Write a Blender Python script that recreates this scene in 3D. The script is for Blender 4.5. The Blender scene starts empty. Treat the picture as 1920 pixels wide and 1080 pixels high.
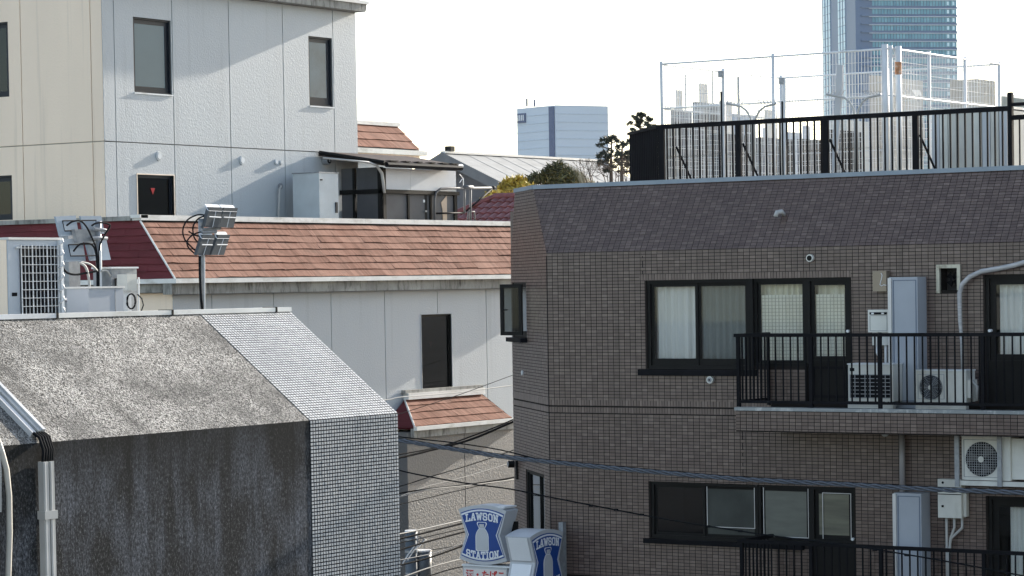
import bpy, math, random
from mathutils import Vector, Matrix
random.seed(7)
SC = bpy.context.scene

# ------------------------------------------------------------------ camera, world, sun, exposure
FPX = 5060.0
ROLL = .0165
PITCH = math.radians(2.0)
YAW = math.atan2(3390, 5060)
CAMP = Vector((0, 0, 8.3))
F0 = Vector((math.cos(YAW), math.sin(YAW), 0)); R0 = Vector((math.sin(YAW), -math.cos(YAW), 0)); ZZ = Vector((0, 0, 1))
FW = F0 * math.cos(PITCH) - ZZ * math.sin(PITCH)
U0 = ZZ * math.cos(PITCH) + F0 * math.sin(PITCH)
UP = U0 * math.cos(ROLL) + R0 * math.sin(ROLL)
RT = R0 * math.cos(ROLL) - U0 * math.sin(ROLL)
CX, CY = 960.0, 532 + FPX * math.tan(PITCH)
cd = bpy.data.cameras.new('camera'); cam = bpy.data.objects.new('camera', cd)
SC.collection.objects.link(cam); SC.camera = cam
M = Matrix((RT, UP, -FW)).transposed().to_4x4(); M.translation = CAMP
cam.matrix_world = M
cd.sensor_width = 36; cd.lens = 36 * FPX / 1920; cd.shift_y = (CY - 540) / 1920
cd.clip_start = .5; cd.clip_end = 6000

SUN = Vector((1, -.05, .325)).normalized()
w = bpy.data.worlds.new('World'); SC.world = w; w.use_nodes = True
nt = w.node_tree; nt.nodes.clear()
sky = nt.nodes.new('ShaderNodeTexSky'); sky.sky_type = 'NISHITA'; sky.sun_disc = False
sky.sun_elevation = math.asin(SUN.z); sky.sun_rotation = math.atan2(SUN.x, SUN.y)
sky.air_density = 1.0; sky.dust_density = 1.0; sky.ozone_density = 1.0
bgn = nt.nodes.new('ShaderNodeBackground'); bgn.inputs[1].default_value = .15
wo = nt.nodes.new('ShaderNodeOutputWorld')
hs = nt.nodes.new('ShaderNodeHueSaturation'); hs.inputs['Saturation'].default_value = .82
nt.links.new(sky.outputs[0], hs.inputs['Color']); nt.links.new(hs.outputs[0], bgn.inputs[0]); nt.links.new(bgn.outputs[0], wo.inputs[0])
sl = bpy.data.lights.new('sun', 'SUN'); sl.energy = 5; sl.angle = math.radians(.5); sl.color = (1, .93, .82)
so = bpy.data.objects.new('sun', sl); SC.collection.objects.link(so)
so.rotation_euler = (-SUN).to_track_quat('-Z', 'Y').to_euler(); so.location = (20, 20, 60)
SC.view_settings.view_transform = 'Standard'; SC.view_settings.look = 'None'
SC.view_settings.exposure = 1.08; SC.view_settings.gamma = 1; SC.view_settings.use_curve_mapping = False
SC.cycles.max_bounces = 6; SC.cycles.transparent_max_bounces = 12

# ------------------------------------------------------------------ measuring on real planes
def ray(x, y): return FW + RT * ((x - CX) / FPX) - UP * ((y - CY) / FPX)
def hx(x, y, X): r = ray(x, y); return CAMP + r * (X / r.x)
def hy(x, y, Y): r = ray(x, y); return CAMP + r * (Y / r.y)
def hz(x, y, Z): r = ray(x, y); return CAMP + r * ((Z - CAMP.z) / r.z)
def pt(x, y, d): return CAMP + ray(x, y) * d
def seen(p):
    p = Vector(p) - CAMP; d = p.dot(FW)
    return CX + FPX * p.dot(RT) / d, CY - FPX * p.dot(UP) / d, d

class Fr:
    """a frame on a surface: a to the right, n outward, z up along the surface"""
    def __init__(s, o, h, n, z=(0, 0, 1)):
        s.o = Vector(o); s.h = Vector(h).normalized(); s.n = Vector(n).normalized(); s.z = Vector(z).normalized()
    def p(s, a, n, z): return s.o + s.h * a + s.n * n + s.z * z
    def hit(s, x, y, n=0):
        r = ray(x, y); o = s.o + s.n * n
        q = CAMP + r * ((o - CAMP).dot(s.n) / r.dot(s.n)) - s.o
        return q.dot(s.h), q.dot(s.z)
G = Fr((0, 0, 0), (1, 0, 0), (0, 1, 0))
def frN(x0, y): return Fr((x0, y, 0), (1, 0, 0), (0, -1, 0))    # wall facing -Y
def frW(x, y0): return Fr((x, y0, 0), (0, -1, 0), (-1, 0, 0))   # wall facing -X

ORG = {}
def link(o): SC.collection.objects.link(o)
def tag(o, label=None, cat=None, group=None, kind=None):
    if label: o['label'] = label
    if cat: o['category'] = cat
    if group: o['group'] = group
    if kind: o['kind'] = kind
def thing(name, label, cat, loc, group=None):
    o = bpy.data.objects.new(name, None); o.empty_display_size = .2
    o.location = loc; link(o); ORG[o] = Vector(loc); tag(o, label, cat, group); return o

class MB:
    def __init__(s, fr=G): s.v = []; s.f = []; s.fr = fr; s.sm = False
    def P(s, *pts):
        i = len(s.v); s.v += [tuple(s.fr.p(*q)) for q in pts]; return i
    def W(s, *pts):
        i = len(s.v); s.v += [tuple(q) for q in pts]; return i
    def box(s, a0, a1, n0, n1, z0, z1):
        i = s.P((a0, n0, z0), (a1, n0, z0), (a1, n1, z0), (a0, n1, z0), (a0, n0, z1), (a1, n0, z1), (a1, n1, z1), (a0, n1, z1))
        for q in ((0, 3, 2, 1), (4, 5, 6, 7), (0, 1, 5, 4), (1, 2, 6, 5), (2, 3, 7, 6), (3, 0, 4, 7)):
            s.f.append(tuple(i + k for k in q))
        return s
    def ring(s, a0, a1, z0, z1, t, n0, n1, tb=None):
        tb = tb or t
        s.box(a0, a1, n0, n1, z1 - t, z1).box(a0, a1, n0, n1, z0, z0 + tb)
        s.box(a0, a0 + t, n0, n1, z0 + tb, z1 - t).box(a1 - t, a1, n0, n1, z0 + tb, z1 - t); return s
    def prism(s, poly, n0, n1):
        """poly: [(a,z)...] counter-clockwise seen from outside"""
        k = len(poly); i = s.P(*[(a, n0, z) for a, z in poly]); j = s.P(*[(a, n1, z) for a, z in poly])
        s.f.append(tuple(i + q for q in range(k))[::-1]); s.f.append(tuple(j + q for q in range(k)))
        for q in range(k): s.f.append((i + q, i + (q + 1) % k, j + (q + 1) % k, j + q))
        return s
    def hull(s, A, B):
        """two world loops with the same count, joined"""
        k = len(A); i = s.W(*A); j = s.W(*B)
        s.f.append(tuple(i + q for q in range(k))[::-1]); s.f.append(tuple(j + q for q in range(k)))
        for q in range(k): s.f.append((i + q, i + (q + 1) % k, j + (q + 1) % k, j + q))
        return s
    def tube(s, pts, r, seg=6, world=False):
        P = [Vector(q) if world else s.fr.p(*q) for q in pts]
        rr = r if isinstance(r, (list, tuple)) else [r] * len(P)
        base = len(s.v); ref = None
        for k, p in enumerate(P):
            d = (P[min(k + 1, len(P) - 1)] - P[max(k - 1, 0)])
            d = d.normalized() if d.length > 1e-9 else ZZ
            if ref is None: ref = d.cross(ZZ if abs(d.z) < .9 else Vector((1, 0, 0))).normalized()
            ref = (ref - d * ref.dot(d)).normalized(); o2 = d.cross(ref)
            for q in range(seg):
                t = 2 * math.pi * q / seg
                s.v.append(tuple(p + (ref * math.cos(t) + o2 * math.sin(t)) * rr[k]))
        for k in range(len(P) - 1):
            for q in range(seg):
                a = base + k * seg; b = a + seg; n = (q + 1) % seg
                s.f.append((a + q, a + n, b + n, b + q))
        s.f.append(tuple(base + q for q in range(seg))[::-1]); e = base + (len(P) - 1) * seg
        s.f.append(tuple(e + q for q in range(seg))); return s
    def disc(s, a, z, n0, n1, r, seg=20, r1=None):
        r1 = r if r1 is None else r1
        A = [s.fr.p(a + r * math.cos(t), n0, z + r * math.sin(t)) for t in [2 * math.pi * k / seg for k in range(seg)]]
        B = [s.fr.p(a + r1 * math.cos(t), n1, z + r1 * math.sin(t)) for t in [2 * math.pi * k / seg for k in range(seg)]]
        return s.hull(A, B)
    def quad(s, *p):
        i = s.W(*p); s.f.append(tuple(range(i, i + len(p)))); return s
    def build(s, name, mat, parent=None, label=None, cat=None, group=None, kind=None, smooth=False):
        if parent is None:
            lo = [min(v[k] for v in s.v) for k in range(3)]; hi = [max(v[k] for v in s.v) for k in range(3)]
            org = Vector(((lo[0] + hi[0]) / 2, (lo[1] + hi[1]) / 2, lo[2]))
        else: org = ORG[parent]
        me = bpy.data.meshes.new(name)
        me.from_pydata([(v[0] - org.x, v[1] - org.y, v[2] - org.z) for v in s.v], [], s.f)
        me.materials.append(mat)
        if smooth: me.polygons.foreach_set('use_smooth', [True] * len(me.polygons))
        me.update()
        o = bpy.data.objects.new(name, me); link(o)
        if parent is None: o.location = org
        else: o.parent = parent
        ORG[o] = org; tag(o, label, cat, group, kind); return o

def copy_thing(root, delta, label=None):
    def rec(o, par):
        c = o.copy(); link(c)
        if par is None: c.location = o.location + Vector(delta); ORG[c] = ORG[o] + Vector(delta)
        else: c.parent = par; ORG[c] = ORG[par]
        for ch in [x for x in KIDS.get(o, [])]: rec(ch, c)
        return c
    KIDS = {}
    for o in SC.collection.objects:
        if o.parent: KIDS.setdefault(o.parent, []).append(o)
    r = rec(root, None)
    if label: r['label'] = label
    return r

# ------------------------------------------------------------------ materials
def _new(name):
    m = bpy.data.materials.new(name); m.use_nodes = True; t = m.node_tree
    b = t.nodes['Principled BSDF']; return m, t, b
def _pos(t, scale):
    g = t.nodes.new('ShaderNodeNewGeometry'); mp = t.nodes.new('ShaderNodeMapping')
    mp.inputs['Scale'].default_value = scale; t.links.new(g.outputs['Position'], mp.inputs['Vector']); return mp.outputs[0]
def _noise(t, vec, scale, detail=4, rough=.55):
    n = t.nodes.new('ShaderNodeTexNoise'); n.inputs['Scale'].default_value = scale
    n.inputs['Detail'].default_value = detail; n.inputs['Roughness'].default_value = rough
    t.links.new(vec, n.inputs['Vector']); return n.outputs['Fac']
def _ramp(t, fac, stops):
    r = t.nodes.new('ShaderNodeValToRGB'); e = r.color_ramp.elements
    while len(e) < len(stops): e.new(.5)
    for k, (p, c) in enumerate(stops):
        e[k].position = p; e[k].color = (*c, 1) if len(c) == 3 else c
    t.links.new(fac, r.inputs['Fac']); return r.outputs['Color']
def _mix(t, fac, a, b, mode='MIX'):
    m = t.nodes.new('ShaderNodeMix'); m.data_type = 'RGBA'; m.blend_type = mode
    if isinstance(fac, (int, float)): m.inputs[0].default_value = fac
    else: t.links.new(fac, m.inputs[0])
    for q, s in ((a, 6), (b, 7)):
        if isinstance(q, (tuple, list)): m.inputs[s].default_value = (*q, 1)
        else: t.links.new(q, m.inputs[s])
    return m.outputs[2]
def _bump(t, b, fac, strength, dist=.01):
    u = t.nodes.new('ShaderNodeBump'); u.inputs['Strength'].default_value = strength; u.inputs['Distance'].default_value = dist
    t.links.new(fac, u.inputs['Height']); t.links.new(u.outputs[0], b.inputs['Normal'])
def pm(name, col, rough=.6, metal=0, var=.12, scale=(2, 2, 2), bump=0, bscale=60, dirt=None, dscale=(1.5, 1.5, .35), spec=.5):
    m, t, b = _new(name)
    b.inputs['Roughness'].default_value = rough; b.inputs['Metallic'].default_value = metal
    b.inputs['Specular IOR Level'].default_value = spec
    v = _pos(t, scale); n = _noise(t, v, 1.0, 6)
    lo = tuple(max(0, c * (1 - var)) for c in col); hi = tuple(min(1, c * (1 + var)) for c in col)
    c = _ramp(t, n, [(.3, lo), (.7, hi)])
    if dirt:
        n2 = _noise(t, _pos(t, dscale), 1.0, 8, .65)
        mk = _ramp(t, n2, [(.5, (0, 0, 0)), (.72, (1, 1, 1))])
        c = _mix(t, mk, c, dirt)
    t.links.new(c, b.inputs['Base Color'])
    if bump: _bump(t, b, _noise(t, _pos(t, (1, 1, 1)), bscale, 3), bump, .02)
    return m

def stucco(name, col, bump=.36):
    m, t, b = _new(name); b.inputs['Roughness'].default_value = .55
    n = _noise(t, _pos(t, (.8, .8, .25)), 1.0, 6)
    c = _ramp(t, n, [(.3, tuple(x * .93 for x in col)), (.7, col)])
    st = _noise(t, _pos(t, (5, 5, .22)), 1.0, 6, .6)       # rain streaks
    mk = _ramp(t, st, [(.56, (0, 0, 0)), (.78, (.45, .45, .45))])
    c = _mix(t, mk, c, tuple(x * .55 for x in col))
    t.links.new(c, b.inputs['Base Color'])
    _bump(t, b, _noise(t, _pos(t, (1, 1, 1)), 26, 3, .6), bump, .02); return m
M_wall = stucco('white_stucco', (.47, .50, .52))
M_cream_lit = stucco('cream_lit_stucco', (.98, .79, .61))  # warm light on the -X walls is painted in as cream
M_joint = pm('joint_sealant', (.16, .16, .15), .8)
M_panelw = pm('white_panel_board', (.58, .60, .63), .5, var=.05)
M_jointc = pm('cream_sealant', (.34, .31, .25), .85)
M_greywall = stucco('grey_stucco', (.16, .155, .15), .8)

def shingle_mat():
    m, t, b = _new('red_slate'); b.inputs['Roughness'].default_value = .85; b.inputs['Specular IOR Level'].default_value = .08
    n = _noise(t, _pos(t, (3, 3, 3)), 1.0, 5)
    c = _ramp(t, n, [(.3, (.225, .112, .08)), (.7, (.32, .178, .132))])
    s = _noise(t, _pos(t, (11, .8, .8)), 1.0, 6, .7)
    c = _mix(t, _ramp(t, s, [(.45, (0, 0, 0)), (.62, (.85, .85, .85))]), c, (.085, .038, .026))
    s2 = _noise(t, _pos(t, (2.2, 2.2, 6)), 1.0, 8, .7)
    c = _mix(t, _ramp(t, s2, [(.52, (0, 0, 0)), (.72, (.75, .75, .75))]), c, (.085, .055, .04))
    oi = t.nodes.new('ShaderNodeObjectInfo')
    c = _mix(t, .35, c, _ramp(t, oi.outputs['Random'], [(0, (.18, .075, .05)), (1, (.38, .215, .16))]))
    t.links.new(c, b.inputs['Base Color']); _bump(t, b, _noise(t, _pos(t, (30, 30, 30)), 1, 3), .3, .01); return m
M_shingle = shingle_mat()
def shade_slate_mat():
    return pm('maroon_shade_slate', (.135, .026, .030), .7, var=.25, scale=(6, 1.2, 6), bump=.2, bscale=30, spec=.2)
M_maroon_shade = shade_slate_mat()  # darker slate copy, paints the shade on the left-hand slopes

def tile_mat(name, cols, rough, spec=.5):
    m, t, b = _new(name); b.inputs['Roughness'].default_value = rough; b.inputs['Specular IOR Level'].default_value = spec
    g = t.nodes.new('ShaderNodeNewGeometry'); oi = t.nodes.new('ShaderNodeObjectInfo')
    a = t.nodes.new('ShaderNodeMath'); a.operation = 'ADD'; fr = t.nodes.new('ShaderNodeMath'); fr.operation = 'FRACT'
    t.links.new(g.outputs['Random Per Island'], a.inputs[0]); t.links.new(oi.outputs['Random'], a.inputs[1]); t.links.new(a.outputs[0], fr.inputs[0])
    c = _ramp(t, fr.outputs[0], [(k / (len(cols) - 1), q) for k, q in enumerate(cols)])
    n = _noise(t, _pos(t, (.7, .7, .7)), 1.0, 6)
    c = _mix(t, _ramp(t, n, [(.45, (0, 0, 0)), (.75, (.3, .3, .3))]), c, tuple(x * .6 for x in cols[0]))
    st = _noise(t, _pos(t, (6, 6, .3)), 1.0, 6, .6)
    c = _mix(t, _ramp(t, st, [(.55, (0, 0, 0)), (.75, (.4, .4, .4))]), c, tuple(x * .45 for x in cols[0]))
    t.links.new(c, b.inputs['Base Color']); _bump(t, b, _noise(t, _pos(t, (40, 40, 40)), 1, 2), .15, .005); return m
M_brick = tile_mat('brown_tile', [(.108, .072, .06), (.138, .095, .08), (.12, .082, .069), (.185, .133, .112), (.113, .077, .064), (.152, .106, .088)], .36, .6)
M_grout = pm('dark_grout', (.02, .016, .014), .9, spec=.2)
M_mosaic = tile_mat('white_mosaic', [(.50, .495, .49), (.65, .635, .615), (.57, .56, .55)], .35)
M_mosgrout = pm('black_grout', (.012, .014, .02), .9, spec=.2)

def pebble():
    m, t, b = _new('weathered_pebbledash'); b.inputs['Roughness'].default_value = .9; b.inputs['Specular IOR Level'].default_value = .12
    v = t.nodes.new('ShaderNodeTexVoronoi'); v.inputs['Scale'].default_value = 85
    t.links.new(_pos(t, (1, 1, 1)), v.inputs['Vector'])
    bw = t.nodes.new('ShaderNodeRGBToBW'); t.links.new(v.outputs['Color'], bw.inputs[0])
    c = _ramp(t, bw.outputs[0], [(.2, (.035, .034, .032)), (.45, (.28, .265, .245)), (.78, (.60, .57, .53))])
    n = _noise(t, _pos(t, (1.6, 1.6, 1.6)), 1.0, 8, .65)
    c = _mix(t, _ramp(t, n, [(.44, (0, 0, 0)), (.68, (.8, .8, .8))]), c, (.085, .082, .078))
    f = _noise(t, _pos(t, (1, 1, 1)), 42, 6, .7)
    c = _mix(t, _ramp(t, f, [(.5, (0, 0, 0)), (.66, (.85, .85, .85))]), c, (.03, .029, .028))
    t.links.new(c, b.inputs['Base Color'])
    _bump(t, b, v.outputs['Distance'], .5, .02); return m
M_pebble = pebble()
def stained():
    m, t, b = _new('black_stained_concrete'); b.inputs['Roughness'].default_value = .9; b.inputs['Specular IOR Level'].default_value = .2
    f = _noise(t, _pos(t, (1, 1, .5)), 55, 6, .8)
    c = _ramp(t, f, [(.38, (.006, .006, .006)), (.53, (.024, .024, .024)), (.67, (.21, .21, .215))])
    base = _ramp(t, f, [(.42, (.028, .031, .038)), (.67, (.29, .305, .345))])
    n = _noise(t, _pos(t, (2.2, 2.2, .8)), 1.0, 8, .6)
    c = _mix(t, _ramp(t, n, [(.44, (0, 0, 0)), (.66, (.95, .95, .95))]), c, base)
    n2 = _noise(t, _pos(t, (14, 14, .5)), 1.0, 6, .6)
    c = _mix(t, _ramp(t, n2, [(.5, (0, 0, 0)), (.72, (.75, .75, .75))]), c, (.009, .009, .009))
    z = t.nodes.new('ShaderNodeNewGeometry'); sx = t.nodes.new('ShaderNodeSeparateXYZ'); t.links.new(z.outputs['Position'], sx.inputs[0])
    mr = t.nodes.new('ShaderNodeMapRange'); mr.inputs[1].default_value = 6.95; mr.inputs[2].default_value = 6.3; mr.inputs[3].default_value = .75; mr.inputs[4].default_value = 0
    t.links.new(sx.outputs[2], mr.inputs[0])
    c = _mix(t, mr.outputs[0], c, (.009, .009, .008))          # soot band that runs along the top edge
    t.links.new(c, b.inputs['Base Color']); _bump(t, b, f, .25, .01); return m
M_stain = stained()

M_black = pm('black_metal', (.008, .008, .010), .7, .0, var=.25, spec=.1)
M_frame = pm('dark_bronze_aluminium', (.010, .0095, .009), .55, 0, var=.2, spec=.16)
M_navy = pm('navy_frame', (.012, .016, .024), .45, 0, var=.15, spec=.3)
M_white = pm('white_paint', (.74, .75, .76), .45, dirt=(.5, .49, .46))
M_offwhite = pm('off_white_enamel', (.66, .65, .60), .4, dirt=(.45, .43, .38))
M_coping = pm('pale_coping', (.80, .78, .73), .6, dirt=(.55, .52, .46), dscale=(2, 2, 5), spec=.3)
M_bluegrey = pm('blue_grey_sheet', (.36, .385, .43), .5, var=.06)
M_steel = pm('galvanised_steel', (.30, .31, .325), .5, .3, var=.18, scale=(14, 14, 14))
M_dsteel = pm('dull_dark_steel', (.11, .11, .115), .6, 0, var=.2, spec=.3)
M_alu = pm('aluminium_strip', (.62, .61, .60), .4, .2, var=.1)
M_greycoping = pm('grey_blue_coping', (.26, .31, .36), .5)
M_soffit = pm('mouldy_soffit', (.33, .32, .29), .85, dirt=(.07, .065, .055), dscale=(10, 10, 2.5), var=.3)
M_reflnet = pm('reflection_cream', (.95, .93, .84), .8, var=.06)
M_reflgrid = pm('reflection_line', (.5, .48, .42), .8)
M_darkroom = pm('dim_interior', (.05, .05, .05), .9)
M_curtain = pm('lace_curtain', (.86, .86, .84), .9, var=.08, scale=(30, 30, .5))
M_curtain2 = pm('cream_curtain', (.88, .86, .74), .9, var=.08, scale=(30, 30, .5))
M_asphalt = pm('asphalt', (.05, .05, .052), .9, bump=.3, bscale=90)
M_ground = pm('city_ground', (.16, .15, .14), .95, scale=(.05, .05, .05), var=.4)
M_rooffelt = pm('roof_felt', (.22, .22, .21), .9, dirt=(.1, .1, .1))
M_pipe = pm('grey_pvc', (.46, .45, .43), .45, dirt=(.3, .3, .3))
M_cable = pm('black_cable', (.012, .013, .015), .85, spec=.06)
M_cablegrey = pm('grey_twisted_cable', (.10, .11, .13), .5, spec=.4)
M_cablewhite = pm('white_cable', (.45, .44, .41), .6)
M_red = pm('red_sticker', (.55, .02, .02), .6, var=.05)
M_signblue = pm('sign_blue', (.004, .05, .25), .6, var=.04)
M_signwhite = pm('sign_white', (.80, .81, .83), .4, var=.03)
M_signgrey = pm('sign_grey', (.50, .51, .53), .45, var=.05)
M_warmwall = pm('beige_sheet', (.55, .53, .48), .7, var=.1)
def glass(name, tint=(.62, .68, .70), refl=.12, rough=.02):
    m = bpy.data.materials.new(name); m.use_nodes = True; t = m.node_tree; t.nodes.clear()
    o = t.nodes.new('ShaderNodeOutputMaterial'); mx = t.nodes.new('ShaderNodeMixShader')
    tr = t.nodes.new('ShaderNodeBsdfTransparent'); tr.inputs[0].default_value = (*tint, 1)
    gl = t.nodes.new('ShaderNodeBsdfGlossy'); gl.inputs['Roughness'].default_value = rough; gl.inputs[0].default_value = (.9, .95, 1, 1)
    fr = t.nodes.new('ShaderNodeFresnel'); fr.inputs[0].default_value = 1.5
    mr = t.nodes.new('ShaderNodeMath'); mr.operation = 'MULTIPLY'; mr.inputs[1].default_value = refl; mr.use_clamp = True
    t.links.new(fr.outputs[0], mr.inputs[0]); t.links.new(mr.outputs[0], mx.inputs[0])
    t.links.new(tr.outputs[0], mx.inputs[1]); t.links.new(gl.outputs[0], mx.inputs[2]); t.links.new(mx.outputs[0], o.inputs[0]); return m
M_glass = glass('window_glass', (.92, .925, .92), .7)
M_glass2 = glass('grey_window_glass', (.66, .68, .68), .8)
M_glass3 = glass('smoked_window_glass', (.42, .46, .48), .6)
M_dglass = glass('tinted_glass', (.25, .27, .28), .6)
M_kglass = glass('dark_glass', (.25, .27, .28), .04)
M_skyrefl = pm('painted_sky_pane', (.045, .085, .125), .18, var=.3, scale=(2, 2, 2.5))  # sky reflection painted as an opaque blue pane colour
M_frost_sky = pm('frosted_sky_pane', (.06, .115, .15), .25, var=.05)  # opaque frosted pane, reflected sky's blue-grey put into its colour
M_greypane = pm('grey_wired_pane', (.11, .11, .115), .6, var=.15, spec=.2)

# ------------------------------------------------------------------ generic builders
def minus(rect, holes):
    a0, a1, z0, z1 = rect
    hs = [(max(a0, h[0]), min(a1, h[1]), max(z0, h[2]), min(z1, h[3])) for h in holes]
    hs = [h for h in hs if h[1] - h[0] > 1e-4 and h[3] - h[2] > 1e-4]
    if not hs: return [rect]
    zs = sorted({z0, z1, *[h[2] for h in hs], *[h[3] for h in hs]}); out = []
    for k in range(len(zs) - 1):
        c = (zs[k] + zs[k + 1]) / 2; x = a0
        for h in sorted(q for q in hs if q[2] < c < q[3]):
            if h[0] - x > 1e-4: out.append((x, h[0], zs[k], zs[k + 1]))
            x = max(x, h[1])
        if a1 - x > 1e-4: out.append((x, a1, zs[k], zs[k + 1]))
    return out
def slab(mb, rect, holes, n0, n1):
    for r in minus(rect, holes): mb.box(r[0], r[1], n0, n1, r[2], r[3])
def clip(poly, edges):
    """clip poly by convex polygon (ccw)"""
    for k in range(len(edges)):
        (ax, ay), (bx, by) = edges[k], edges[(k + 1) % len(edges)]
        out = []
        for j in range(len(poly)):
            p, q = poly[j], poly[(j + 1) % len(poly)]
            sp = (bx - ax) * (p[1] - ay) - (by - ay) * (p[0] - ax); sq = (bx - ax) * (q[1] - ay) - (by - ay) * (q[0] - ax)
            if sp >= 0: out.append(p)
            if (sp >= 0) != (sq >= 0):
                u = sp / (sp - sq); out.append((p[0] + (q[0] - p[0]) * u, p[1] + (q[1] - p[1]) * u))
        poly = out
        if len(poly) < 3: return []
    return poly
def area(p): return abs(sum(p[k][0] * p[(k + 1) % len(p)][1] - p[(k + 1) % len(p)][0] * p[k][1] for k in range(len(p)))) / 2
def tile_rects(region, pw, ph, w, h, a_off=0, z_off=0):
    a0 = min(p[0] for p in region); a1 = max(p[0] for p in region); z0 = min(p[1] for p in region); z1 = max(p[1] for p in region)
    i0 = math.floor((a0 - a_off) / pw) - 1; i1 = math.ceil((a1 - a_off) / pw) + 1
    j0 = math.floor((z0 - z_off) / ph) - 1; j1 = math.ceil((z1 - z_off) / ph) + 1
    for j in range(j0, j1):
        for i in range(i0, i1):
            yield a_off + i * pw + (pw - w) / 2, z_off + j * ph + (ph - h) / 2, w, h

def add_tiles(cands, fr, region, pw, ph, w, h, holes=(), a_off=0, z_off=0, proud=.008):
    for a, z, tw, th in tile_rects(region, pw, ph, w, h, a_off, z_off):
        rs = minus((a, a + tw, z, z + th), holes)
        for r in rs:
            if (r[1] - r[0]) < .012 or (r[3] - r[2]) < .012: continue
            poly = clip([(r[0], r[2]), (r[1], r[2]), (r[1], r[3]), (r[0], r[3])], region)
            if poly and area(poly) > .15 * w * h: cands.append((fr, poly, proud + random.uniform(-.001, .0015)))

def sash(mb, a0, a1, z0, z1, t, n0, n1, tb=None): mb.ring(a0, a1, z0, z1, t, n0, n1, tb)
def curtain(fr, a0, a1, z0, z1, n, amp=.035, folds=8):
    mb = MB(fr); N = folds * 8; ph = random.random() * 6
    P = []
    for k in range(N + 1):
        u = k / N; x = a0 + (a1 - a0) * u
        d = amp * math.sin(u * folds * 2 * math.pi + 1.3 * math.sin(u * 7 + ph)) + .3 * amp * math.sin(u * folds * 4.3 * math.pi)
        P.append((x, n + d))
    for k in range(N):
        i = mb.P((P[k][0], P[k][1], z0), (P[k + 1][0], P[k + 1][1], z0), (P[k + 1][0], P[k + 1][1], z1), (P[k][0], P[k][1], z1))
        mb.f.append((i, i + 1, i + 2, i + 3))
    return mb
def window(fr, rect, parent, splits=(0, 1), recess=.09, ft=.04, st=.045, mat=None, gmat=None, curt=None, room=1.0, sb=None, label=None, name='window', back=None, closed=True):
    """rect is the opening; returns the frame object; panes, sashes and curtain are its children"""
    a0, a1, z0, z1 = rect; mat = mat or M_frame; gmat = gmat or M_glass
    f = MB(fr).ring(a0, a1, z0, z1, ft, -recess - .06, -recess + .03).build(name, mat, parent, label)
    xs = [a0 + ft + (a1 - a0 - 2 * ft) * u for u in splits]
    for k in range(len(xs) - 1):
        n = -recess - .005 - (.022 if k % 2 else 0)
        l, r = xs[k] - (.012 if k else 0), xs[k + 1]
        MB(fr).ring(l, r, z0 + ft, z1 - ft, st, n - .02, n, sb).build('sash', mat, f)
        MB(fr).box(l + st, r - st, n - .014, n - .008, z0 + ft + (sb or st), z1 - ft - st).build('pane', gmat[k] if isinstance(gmat, list) else gmat, f)
    if curt:
        for c in curt: curtain(fr, a0 + (a1 - a0) * c[0], a0 + (a1 - a0) * c[1], z0 + .03 + (c[4] if len(c) > 4 else 0), z1 - .05, -recess - .13 - .05 * (c[2] is M_curtain2), folds=c[3]).build('curtain', c[2], f, smooth=True)
    mb = MB(fr); d = -recess - room
    mb.box(a0 - .05, a1 + .05, d - .03, d, z0 - .05, z1 + .05)
    mb.box(a0 - .05, a0 - .02, d, -.205, z0 - .05, z1 + .05).box(a1 + .02, a1 + .05, d, -.205, z0 - .05, z1 + .05)
    mb.box(a0 - .02, a1 + .02, d, -.205, z0 - .05, z0 - .02).box(a0 - .02, a1 + .02, d, -.205, z1 + .02, z1 + .05)
    mb.build('room_recess', back or M_darkroom, f)
    return f

def smooth_path(pts, n=10):
    out = []; pts = list(pts)
    P = [pts[0]] + pts + [pts[-1]]
    for k in range(1, len(P) - 2):
        for q in range(n):
            t = q / n; a, b, c, d = P[k - 1], P[k], P[k + 1], P[k + 2]
            out.append(tuple(.5 * (2 * b[i] + (c[i] - a[i]) * t + (2 * a[i] - 5 * b[i] + 4 * c[i] - d[i]) * t * t + (3 * b[i] - a[i] - 3 * c[i] + d[i]) * t ** 3) for i in (0, 1)))
    out.append(pts[-1]); return out

# ================================================================== GROUND AND STREET
MB().box(-400, 3500, -1500, 3500, -.3, 0).build('ground', M_ground, kind='structure')
MB().box(25.4, 34.3, -30, 33, 0, .02).build('road', M_asphalt, kind='structure')
mb = MB(); mb.box(24.0, 25.4, -30, 33, 0, .14).box(34.3, 35.3, -30, 33, 0, .14); mb.build('pavement', pm('paving', (.28, .27, .25), .9, bump=.2), kind='structure')

# ================================================================== FOREGROUND CONCRETE BUILDING
YE, ZE, YR, ZR = 16.8, 6.9575, 18.225, 8.045
FGN = frN(0, YE)
FGS = Fr((0, YE, ZE), (1, 0, 0), (0, -(ZR - ZE), YR - YE), (0, YR - YE, ZR - ZE))
LS = math.hypot(YR - YE, ZR - ZE)
XR = hy(745, 775, YE).x; XB = hy(581, 789, YE).x; XL = 8.0
fg = thing('concrete_building', 'weathered pebbledash building with sloping top, black stained wall and a white mosaic tile band', 'building', ((XL + XR) / 2, 19.5, 0))
MB(FGN).box(XL, XB - .01, -.25, 0, 0, ZE).build('wall', M_stain, fg)
MB(FGS).box(XL, XB - .012, -.2, 0, .002, LS).build('roof_slope', M_pebble, fg)
MB(FGN).box(XB, XR, -.25, -.004, 0, ZE - .01).build('tile_backing', M_mosgrout, fg)
MB(FGS).box(XB, XR, -.2, -.004, 0, LS).build('slope_backing', M_mosgrout, fg)
mb = MB(); mb.box(XL, XR - .02, YR + .02, 22.5, 7.77, 7.88)
mb.box(XL, XR - .02, 22.3, 22.5, 0, 7.95).box(XL, XL + .2, YE + .3, 22.3, 0, 6.7).box(XR - .22, XR - .02, YR + .21, 22.3, 0, 7.77)
mb.build('flat_roof', M_rooffelt, fg)
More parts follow.
